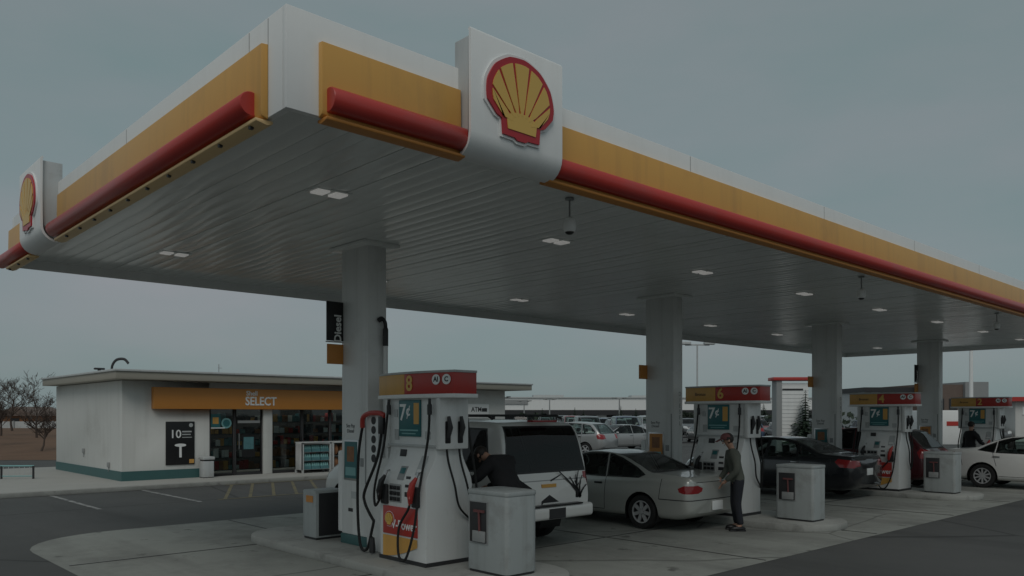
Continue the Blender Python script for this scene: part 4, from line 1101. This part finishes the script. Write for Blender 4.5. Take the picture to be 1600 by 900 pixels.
# lamp posts
def lamp(label, X, Y, h, r=.12, m='dark', heads=2):
    t = thing('lamp_post', label, 'lamp post', at(X, Y), VIEWROT, 'lamp posts in the far lot')
    MB().lathe([(0, 0), (r*1.8, 0), (r*1.8, .5), (r, .55), (r*.7, h), (0, h)], n=10).build('pole', m, t)
    b = MB(); b.bx(-.9, .9, -.06, .06, h-.05, h+.05); b.build('arm', m, t)
    for s in (1, -1)[:heads]:
        b = MB(); b.bx(s*.5, s*1.3, -.25, .25, h+.02, h+.22); b.build('lamp_head', m, t, bevel=.03)
lamp('dark twin headed lamp post just right of the store', -1.55, 150, 5.2, .28)
lamp('slim twin headed lamp post, second to the right of the store', 2.1, 140, 4.3, .12, 'grey')
lamp('lamp post rising before the white far store, near its middle', 7.0, 150, 4.8, .14, 'grey')
lamp('lamp post before the white far store, beside the second column', 20.0, 150, 5.0, .16, 'grey')
lamp('tall thin pale lamp post behind the second pump', 13.8, 60, 7.2, .08, 'lgrey', 2)
lamp('tall white lamp post behind the farthest pump', 34.2, 60, 9.0, .16, 'lens', 2)

# railing before the lot, and low rail at far left
t = thing('guard_rail', 'long low metal rail behind the silver coupe, before the far lot', 'railing', at(9.5, 50), VIEWROT)
b = MB(); b.bx(-7.5, 8, -.03, .03, .55, .65); b.bx(-7.5, 8, -.03, .03, .25, .3); b.build('rail', 'dark', t)
for k in range(8): MB().bx(-7.4+2.1*k-.04, -7.4+2.1*k+.04, .03, .1, 0, .66).build('post', 'dark', t)
t = thing('cart_rail', 'low grey metal railing with upright bars left of the store', 'railing', at(-14.55, 23.6), VIEWROT+R(4))
b = MB(); b.tube([(-1.9, 0, .5), (.52, 0, .5)], .022, 8); b.tube([(-1.9, 0, .2), (.52, 0, .2)], .015, 8); b.build('rail', 'teal_pale', t)
for x in (-.4, .5): MB().lathe([(0, 0), (.07, 0), (.07, .02), (.03, .025), (.03, .5), (0, .5)], (x, 0, 0), n=10).build('post', 'dark', t)
b = MB()
for k in range(16): b.tube([(-1.85+.15*k, 0, .2), (-1.85+.15*k, 0, .5)], .007, 5)
b.build('bars', 'lgrey', t)
b = MB(); b.bx(-1.9, -.1, -.5, -.2, .12, .16); 

# house and bare trees far left
t = bldg('small_house', 'small tan house among bare trees at far left', -41.5, 68)
b = MB(); b.bx(-2.0, 1.2, 0, 5, .8, 1.9); b.build('wall', 'shop_brown', t)
b = MB(); b.prism([(-2.3, 1.9), (1.5, 1.9), (-.4, 2.7)], 'y', -.3, 5.3); b.build('roof', 'brick', t)
b = MB(); b.bx(-.8, -.1, -.03, 0, 1.2, 1.7); b.build('window', 'dark', t)
t = thing('board_fence', 'pale low fence running under the bare trees at far left', 'fence', at(-46, 66), VIEWROT)
b = MB(); b.bx(-14, 16, -.04, .04, .9, 1.45); b.build('boards', 'lgrey', t)
for k in range(10): MB().bx(-14+3.2*k-.06, -14+3.2*k+.06, -.12, -.04, .8, 1.5).build('post', 'grey', t)
def bare_tree(label, X, Y, h, seed, z=0, lean=0, group='bare trees left of the store'):
    rn = random.Random(seed)
    t = thing('bare_tree', label, 'tree', at(X, Y, z), 0, group)
    tr = MB(); br = MB(); count = [0]
    def grow(p, d, ln_, r, lv):
        pts = [p]; rs = [r]; q = p.copy(); dd = d.copy()
        n = 4
        for i in range(n):
            dd = (dd+Vector((rn.uniform(-.22, .22), rn.uniform(-.22, .22), rn.uniform(-.05, .16)))).normalized()
            q = q+dd*ln_/n; pts.append(q.copy()); rs.append(max(.008, r*(1-.62*(i+1)/n)))
        (tr if lv == 0 else br).tube(pts, rs, 6 if lv < 2 else 4, cap=False)
        if lv >= 4: return
        k = (6, 5, 4, 4)[lv]
        for i in range(k):
            j = rn.randint(1 if lv else 2, n); a = rn.uniform(0, 6.283); sp = rn.uniform(.5, 1.05)
            nd = (dd*math.cos(sp)+Vector((math.cos(a), math.sin(a), rn.uniform(-.1, .4))).normalized()*math.sin(sp)).normalized()
            grow(pts[j], nd, ln_*rn.uniform(.5, .74), rs[j]*.75, lv+1)
    grow(Vector((0, 0, 0)), Vector((lean, 0, 1)).normalized(), h*.42, h*.017, 0)
    tr.build('trunk', 'bark', t); br.build('crown', 'bark', t)
bare_tree('large bare tree whose limbs reach toward the store side wall', -23.4, 40, 3.2, 2, .15, .2)
bare_tree('bare tree at the left edge, second from the store', -27.5, 43, 3.4, 5, .2)
bare_tree('bare tree behind the tan house roof', -36, 58, 5.0, 8, .8)
bare_tree('bare tree standing at the extreme left edge, behind the fence', -43, 64, 5.4, 12, .8)
bare_tree('slender bare tree rising behind the pale fence, close to the store', -29.5, 50, 4.6, 21, .4, .1)
bare_tree('bushy bare tree behind the dry grass, between house and store', -33, 52, 4.4, 27, .5)
bare_tree('bare tree leaning left over the dry grass at far left', -32, 47, 4.3, 33, .3, -.25)
bare_tree('distant bare tree left of the tan house', -50, 76, 5.5, 41, .9)
bare_tree('small bare tree just left of the store, behind the fence', -35.5, 70, 5.0, 15, .8)

def conifer(label, X, Y, h, wd, seed, group='conifers'):
    rn = random.Random(seed)
    t = thing('conifer', label, 'tree', at(X, Y), rn.uniform(0, 6), group)
    MB().lathe([(0, 0), (h*.02, 0), (h*.014, h*.4), (.01, h*.98), (0, h)], n=7).build('trunk', 'bark', t)
    b = MB(); lv = 22
    for i in range(lv):
        f = i/lv; z = h*(.07+.93*f); rad = wd*(1-f)**.8*rn.uniform(.75, 1.12)+.04
        n = max(5, int(13*(1-f)+4)); o = rn.uniform(0, 6)
        for k in range(n):
            a = o+6.283*k/n+rn.uniform(-.2, .2); rr = rad*rn.uniform(.7, 1.15)
            d = Vector((math.cos(a), math.sin(a), 0)); s_ = Vector((-d.y, d.x, 0))
            for j in range(5):
                u = .2+.8*j/4; c = d*rr*u+Vector((0, 0, z-rr*.35*u*u+rn.uniform(-.03, .03)))
                w_ = rr*.22*(1.15-u)+.03; tip = c+d*rr*.22+Vector((0, 0, -.05*rr))
                b.add([c-s_*w_+Vector((0, 0, rn.uniform(-.06, .03)*rr)), tip, c+s_*w_+Vector((0, 0, rn.uniform(-.06, .03)*rr)), c-d*rr*.12+Vector((0, 0, .05*rr))], [(0, 1, 2, 3)])
    b.build('crown', 'conifer', t, smooth=10)
x = 0
conifer('tall young conifer right of the white pylon, behind the black sedan', 16.1, 44.2, 3.4, 1.05, 1)
for k, (X, Y, h, w_) in enumerate(((4.5, 120, 3.0, 1.1), (9.5, 122, 3.2, 1.1), (11.0, 124, 2.8, 1.0), (16.2, 120, 3.4, 1.2), (18.6, 121, 3.0, 1.0), (21, 122, 3.4, 1.2), (24, 118, 3.8, 1.4), (30, 96, 3.4, 1.4))):
    conifer('small conifer %s from the left in the row before the white far store' % ordinal(k), X, Y, h, w_, 30+k, 'conifers before the far store')
def bush(label, X, Y, sx, h, seed):
    rn = random.Random(seed); t = thing('shrub', label, 'shrub', at(X, Y), VIEWROT, 'shrubs in the far lot')
    b = MB()
    for i in range(260):
        c = Vector((rn.uniform(-sx, sx), rn.uniform(-.8, .8), rn.uniform(.1, h)))
        if (c.x/sx)**2+(c.z/h-.4)**2*2 > 1: continue
        n = Vector((rn.gauss(0, 1), rn.gauss(0, 1), rn.gauss(0, 1))).normalized(); a = n.orthogonal(); e = n.cross(a); s_ = rn.uniform(.12, .3)
        b.add([c+a*s_, c+e*s_*.6, c-a*s_, c-e*s_*.6], [(0, 1, 2, 3)])
    b.build('foliage', 'bush', t)
    MB().tube([(0, 0, 0), (0, 0, h*.6)], .05, 6).build('stem', 'bark', t)
bush('dark shrub mass right of the store, before the far lot', 3.0, 118, 3.0, 2.2, 1)
bush('dark shrub beside the white pylon', 22, 70, 3.0, 1.9, 2)
bush('dark shrub behind the pump numbered 4', 33, 76, 4.0, 2.1, 3)
bush('dark shrub mass beside the second column', 26.0, 118, 2.5, 2.3, 4)

# ------------------------------------------------------------------ people
def skin_mesh(name, verts, edges, radii, m, parent, root=0, sub=1):
    me = bpy.data.meshes.new(name); me.from_pydata([tuple(v) for v in verts], edges, [])
    o = bpy.data.objects.new(name, me); COL.objects.link(o)
    md = o.modifiers.new('skin', 'SKIN'); md.use_smooth_shade = True
    sv = me.skin_vertices[0].data
    for i, r in enumerate(radii):
        sv[i].radius = (r if isinstance(r, tuple) else (r, r)); sv[i].use_root = (i == root)
    ss = o.modifiers.new('sub', 'SUBSURF'); ss.levels = sub; ss.render_levels = sub
    dg = bpy.context.evaluated_depsgraph_get(); dg.update()
    nm = bpy.data.meshes.new_from_object(o.evaluated_get(dg)); nm.name = name
    nm.materials.clear(); nm.materials.append(M[m])
    for p in nm.polygons: p.use_smooth = True
    o.modifiers.clear(); o.data = nm; bpy.data.meshes.remove(me)
    o.parent = parent
    return o
def person(label, loc, rotz, J, coat, legs, hair='hair', cap=None, coatlen=.12, bulk=1.0):
    """J: joints in metres, the figure faces +X, its left is +Y"""
    t = thing('person', label, 'person', loc, rotz)
    V = []; E = []; Rr = []; ids = {}
    def add(k, p, r, par=None):
        ids[k] = len(V); V.append(Vector(p)); Rr.append(r)
        if par is not None: E.append((ids[par], ids[k]))
    pel, ch, nk, hd = [Vector(J[k]) for k in ('pelvis', 'chest', 'neck', 'head')]
    add('pelvis', pel, (.12, .09)); add('waist', pel.lerp(ch, .5), (.11, .08), 'pelvis'); add('chest', ch, (.115, .08), 'waist')
    add('neck', nk, .055, 'chest'); hv = (hd-nk).normalized()
    add('jaw', nk+hv*.07, .062, 'neck'); add('skull', nk+hv*.16, .088, 'jaw'); add('crown', nk+hv*.235, .062, 'skull')
    for s in ('l', 'r'):
        add('sh'+s, J['sh'+s], .042, 'chest'); add('el'+s, J['el'+s], .042, 'sh'+s); add('wr'+s, J['wr'+s], .03, 'el'+s)
        hv2 = (Vector(J['wr'+s])-Vector(J['el'+s])).normalized(); w = Vector(J['wr'+s])
        add('pm'+s, w+hv2*.07, (.04, .02), 'wr'+s)
        sdv = hv2.cross(Vector((0, 0, 1))); sdv = sdv.normalized() if sdv.length > .05 else Vector((0, 1, 0))
        for i, (o, l) in enumerate(((-.03, .075), (-.01, .085), (.01, .08), (.03, .062))):
            add('f%d%s' % (i, s), w+hv2*.10+sdv*o, .009, 'pm'+s); add('g%d%s' % (i, s), w+hv2*(.10+l*.6)+sdv*o+Vector((0, 0, -.015)), .008, 'f%d%s' % (i, s)); add('h%d%s' % (i, s), w+hv2*(.10+l*.9)+sdv*o+Vector((0, 0, -.04)), .007, 'g%d%s' % (i, s))
        add('t0'+s, w+hv2*.04-sdv*.045, .011, 'pm'+s); add('t1'+s, w+hv2*.085-sdv*.06, .009, 't0'+s)
        add('hp'+s, J['hp'+s], .085, 'pelvis'); add('kn'+s, J['kn'+s], .058, 'hp'+s); add('an'+s, J['an'+s], .042, 'kn'+s)
        add('to'+s, Vector(J['an'+s])+Vector((.15, 0, -.055)), .034, 'an'+s)
    body = skin_mesh('body', V, E, Rr, 'skin', t)
    # face
    fw_ = Vector(J.get('face', (1, 0, 0))).normalized(); hc = nk+hv*.15; side = hv.cross(fw_).normalized()
    b = MB(); b.ball(hc+fw_*.092-hv*.012, (.016, .014, .02), 8)
    for s in (1, -1): b.ball(hc+side*s*.088, (.02, .012, .03), 8)
    b.build('face_features', 'skin', body)
    b = MB()
    for s in (1, -1): b.ball(hc+fw_*.082+side*s*.032+hv*.02, .010, 8)
    b.ball(hc+fw_*.085-hv*.055, (.008, .02, .006), 8); b.build('eyes_and_mouth', 'dark', body)
    b = MB(); hcap = hc+hv*.03-fw_*.018; b.ball(hcap, (.102, .100, .105), 14)
    # keep the scalp, open the face
    keep = []
    for f in b.f:
        c = sum((Vector(b.v[i]) for i in f), Vector())/len(f)-hcap
        if c.dot(fw_) < .045 + max(0, c.dot(hv))*.9 - max(0, -c.dot(hv))*.2 and c.dot(hv) > -.075: keep.append(f)
    b.f = keep; b.m = [0]*len(keep); b.build('hair', hair, t)
    if cap:
        b = MB(); cc = hc+hv*.045; b.ball(cc, (.11, .108, .095), 14)
        b.f = [f for f in b.f if (sum((Vector(b.v[i]) for i in f), Vector())/len(f)-cc).dot(hv) > 0]; b.m = [0]*len(b.f)
        pk = [cc+fw_*.09+side*.07+hv*.01, cc+fw_*.19+side*.05-hv*.005, cc+fw_*.19-side*.05-hv*.005, cc+fw_*.09-side*.07+hv*.01]
        b.add(pk+[p+hv*.012 for p in pk], [(0, 1, 2, 3), (7, 6, 5, 4), (0, 4, 5, 1), (1, 5, 6, 2), (2, 6, 7, 3), (3, 7, 4, 0)]); b.build('cap', cap, t)
    # coat
    V2 = []; E2 = []; R2 = []; ids2 = {}
    def add2(k, p, r, par=None):
        ids2[k] = len(V2); V2.append(Vector(p)); R2.append(r)
        if par is not None: E2.append((ids2[par], ids2[k]))
    add2('w', pel.lerp(ch, .45), (.175*bulk, .135*bulk)); add2('c', ch, (.185*bulk, .14*bulk), 'w'); add2('n', ch.lerp(nk, .72), (.105, .095), 'c')
    dn = (pel-ch).normalized(); add2('p', pel, (.185*bulk, .14*bulk), 'w'); add2('h', pel+Vector((0, 0, -coatlen)), (.185*bulk, .14*bulk), 'p')
    for s in ('l', 'r'):
        add2('s'+s, J['sh'+s], .092*bulk, 'c'); add2('e'+s, J['el'+s], .066, 's'+s); e = Vector(J['el'+s]); w = Vector(J['wr'+s]); add2('w'+s, e.lerp(w, .5), .056, 'e'+s); add2('x'+s, e.lerp(w, 1.02), .05, 'w'+s)
    skin_mesh('coat', V2, E2, R2, coat, t)
    V2, E2, R2, ids2 = [], [], [], {}
    add2('p', pel+Vector((0, 0, .02)), (.115, .10)); 
    for s in ('l', 'r'):
        add2('h'+s, J['hp'+s], .105, 'p'); h_ = Vector(J['hp'+s]); k_ = Vector(J['kn'+s]); a_ = Vector(J['an'+s])
        add2('m'+s, h_.lerp(k_, .5), .09, 'h'+s); add2('k'+s, k_, .074, 'm'+s); add2('a'+s, k_.lerp(a_, .6), .066, 'k'+s); add2('b'+s, k_.lerp(a_, .98), .062, 'a'+s)
    skin_mesh('trousers', V2, E2, R2, legs, t)
    for s in ('l', 'r'):
        a = Vector(J['an'+s]); b = MB(); b.ball((a.x+.06, a.y, a.z-.045), (.15, .055, .05), 12); b.bx(a.x-.08, a.x+.2, a.y-.045, a.y+.045, a.z-.09, a.z-.06)
        b.build('shoe', 'black', t, bevel=.008)
    return t
def joints(h=1.72, lean=.0, bow=.0, arms=None):
    k = h/1.75
    J = dict(pelvis=(0, 0, .95*k), chest=(.22*lean, 0, 1.32*k-.05*lean), neck=(.40*lean, 0, 1.50*k-.10*lean), head=(.40*lean+.10*bow, 0, 1.72*k-.1*lean-.03*bow))
    for s, q in (('l', 1), ('r', -1)):
        J['sh'+s] = (.34*lean, .185*q*k, 1.42*k-.08*lean); J['hp'+s] = (0, .09*q, .88*k); J['kn'+s] = (.03, .10*q, .48*k); J['an'+s] = (-.03, .11*q, .09)
        J['el'+s] = (.34*lean+.02, .26*q*k, 1.13*k-.06*lean); J['wr'+s] = (.34*lean+.16, .24*q*k, .92*k)
    if arms: J.update(arms)
    return J
# at the pump numbered 6, looking down at the tank filler
J = joints(1.68, .25, .9, dict(elr=(.10, -.26, 1.05), wrr=(.26, -.14, .88), ell=(.07, .26, 1.05), wrl=(.23, .14, .87), face=(1, 0, -.35)))
person('person in grey jacket and dark trousers behind the silver coupe', (9.46, 1.97, .004), R(137), J, 'cloth_grey', 'cloth_jean', cap='maroon_cloth')
# in black, bending towards the nearest pump
J = joints(1.74, 1, 1, dict(chest=(.20, 0, 1.24), neck=(.36, 0, 1.41), head=(.54, 0, 1.46), shl=(.22, .21, 1.36), shr=(.22, -.21, 1.36), ell=(.40, .33, 1.12), wrl=(.62, .3, 1.22), elr=(.36, -.32, 1.06), wrr=(.56, -.2, 1.0), face=(.6, 0, -1)))
person('person in black coat leaning forward between the nearest pump and the white vehicle', (4.38, 2.2, .004), R(104), J, 'cloth_black', 'cloth_jean', coatlen=.2, bulk=1.25)
J = joints(1.78, .1, .3, dict(elr=(.1, -.3, 1.15), wrr=(.3, -.22, 1.1), face=(1, 0, -.1)))
person('person in black jacket standing at the farthest pump, behind the white sedan', (24.42, 3.0, .004), R(-30), J, 'cloth_black', 'cloth_jean')

# ------------------------------------------------------------------ sky, sun, camera
W_ = bpy.data.worlds.new('World'); SC.world = W_; W_.use_nodes = True
nt = W_.node_tree; bg = nt.nodes['Background']
SUN_DIR = Vector((-.52, -.48, .80)).normalized()      # towards the sun
el = math.asin(SUN_DIR.z); az = math.atan2(SUN_DIR.x, SUN_DIR.y)
sky = nt.nodes.new('ShaderNodeTexSky'); sky.sky_type = 'NISHITA'; sky.sun_disc = False
sky.sun_elevation = el; sky.sun_rotation = az; sky.air_density = 1.0; sky.dust_density = 2.0
hs = nt.nodes.new('ShaderNodeHueSaturation'); hs.inputs['Saturation'].default_value = .62; hs.inputs['Value'].default_value = 1
nt.links.new(sky.outputs[0], hs.inputs['Color'])
tc = nt.nodes.new('ShaderNodeTexCoord'); mp = nt.nodes.new('ShaderNodeMapping'); mp.inputs['Scale'].default_value = (1.2, 1.2, 3.5); mp.inputs['Rotation'].default_value = (0, 0, .6)
nz = nt.nodes.new('ShaderNodeTexNoise'); nz.inputs['Scale'].default_value = 1.6; nz.inputs['Detail'].default_value = 6; nz.inputs['Roughness'].default_value = .5
nt.links.new(tc.outputs['Generated'], mp.inputs[0]); nt.links.new(mp.outputs[0], nz.inputs['Vector'])
rp = nt.nodes.new('ShaderNodeMapRange'); rp.inputs[1].default_value = .35; rp.inputs[2].default_value = .75; rp.inputs[3].default_value = .0; rp.inputs[4].default_value = 1.0
nt.links.new(nz.outputs['Fac'], rp.inputs[0])
cl = nt.nodes.new('ShaderNodeMix'); cl.data_type = 'RGBA'
cl.inputs[6].default_value = (2.7, 3.72, 3.8, 1); cl.inputs[7].default_value = (3.95, 4.15, 4.4, 1)
nt.links.new(rp.outputs[0], cl.inputs[0])
mx = nt.nodes.new('ShaderNodeMix'); mx.data_type = 'RGBA'; mx.inputs[0].default_value = .86
nt.links.new(hs.outputs[0], mx.inputs[6]); nt.links.new(cl.outputs[2], mx.inputs[7])
nt.links.new(mx.outputs[2], bg.inputs['Color']); bg.inputs['Strength'].default_value = .12
sl = bpy.data.lights.new('sun', 'SUN'); sl.energy = 1.35; sl.angle = R(35); sl.color = (1, .96, .9)
so_ = bpy.data.objects.new('sun', sl); COL.objects.link(so_); so_.rotation_euler = SUN_DIR.to_track_quat('Z', 'Y').to_euler(); so_.location = (-20, -20, 30)

cam = bpy.data.cameras.new('camera'); cam.sensor_width = 36; cam.lens = 1258/1600*36; cam.shift_y = 198/1600
cam.clip_end = 4000; cam.clip_start = .05
co = bpy.data.objects.new('camera', cam); COL.objects.link(co); co.location = (CS, CT, 2.0); co.rotation_euler = (R(90), 0, VIEWROT)
SC.camera = co
vs = SC.view_settings; SC.display_settings.display_device = 'sRGB'
vs.view_transform = 'Standard'; vs.look = 'None'; vs.gamma = 1; vs.exposure = -.88; vs.use_curve_mapping = False
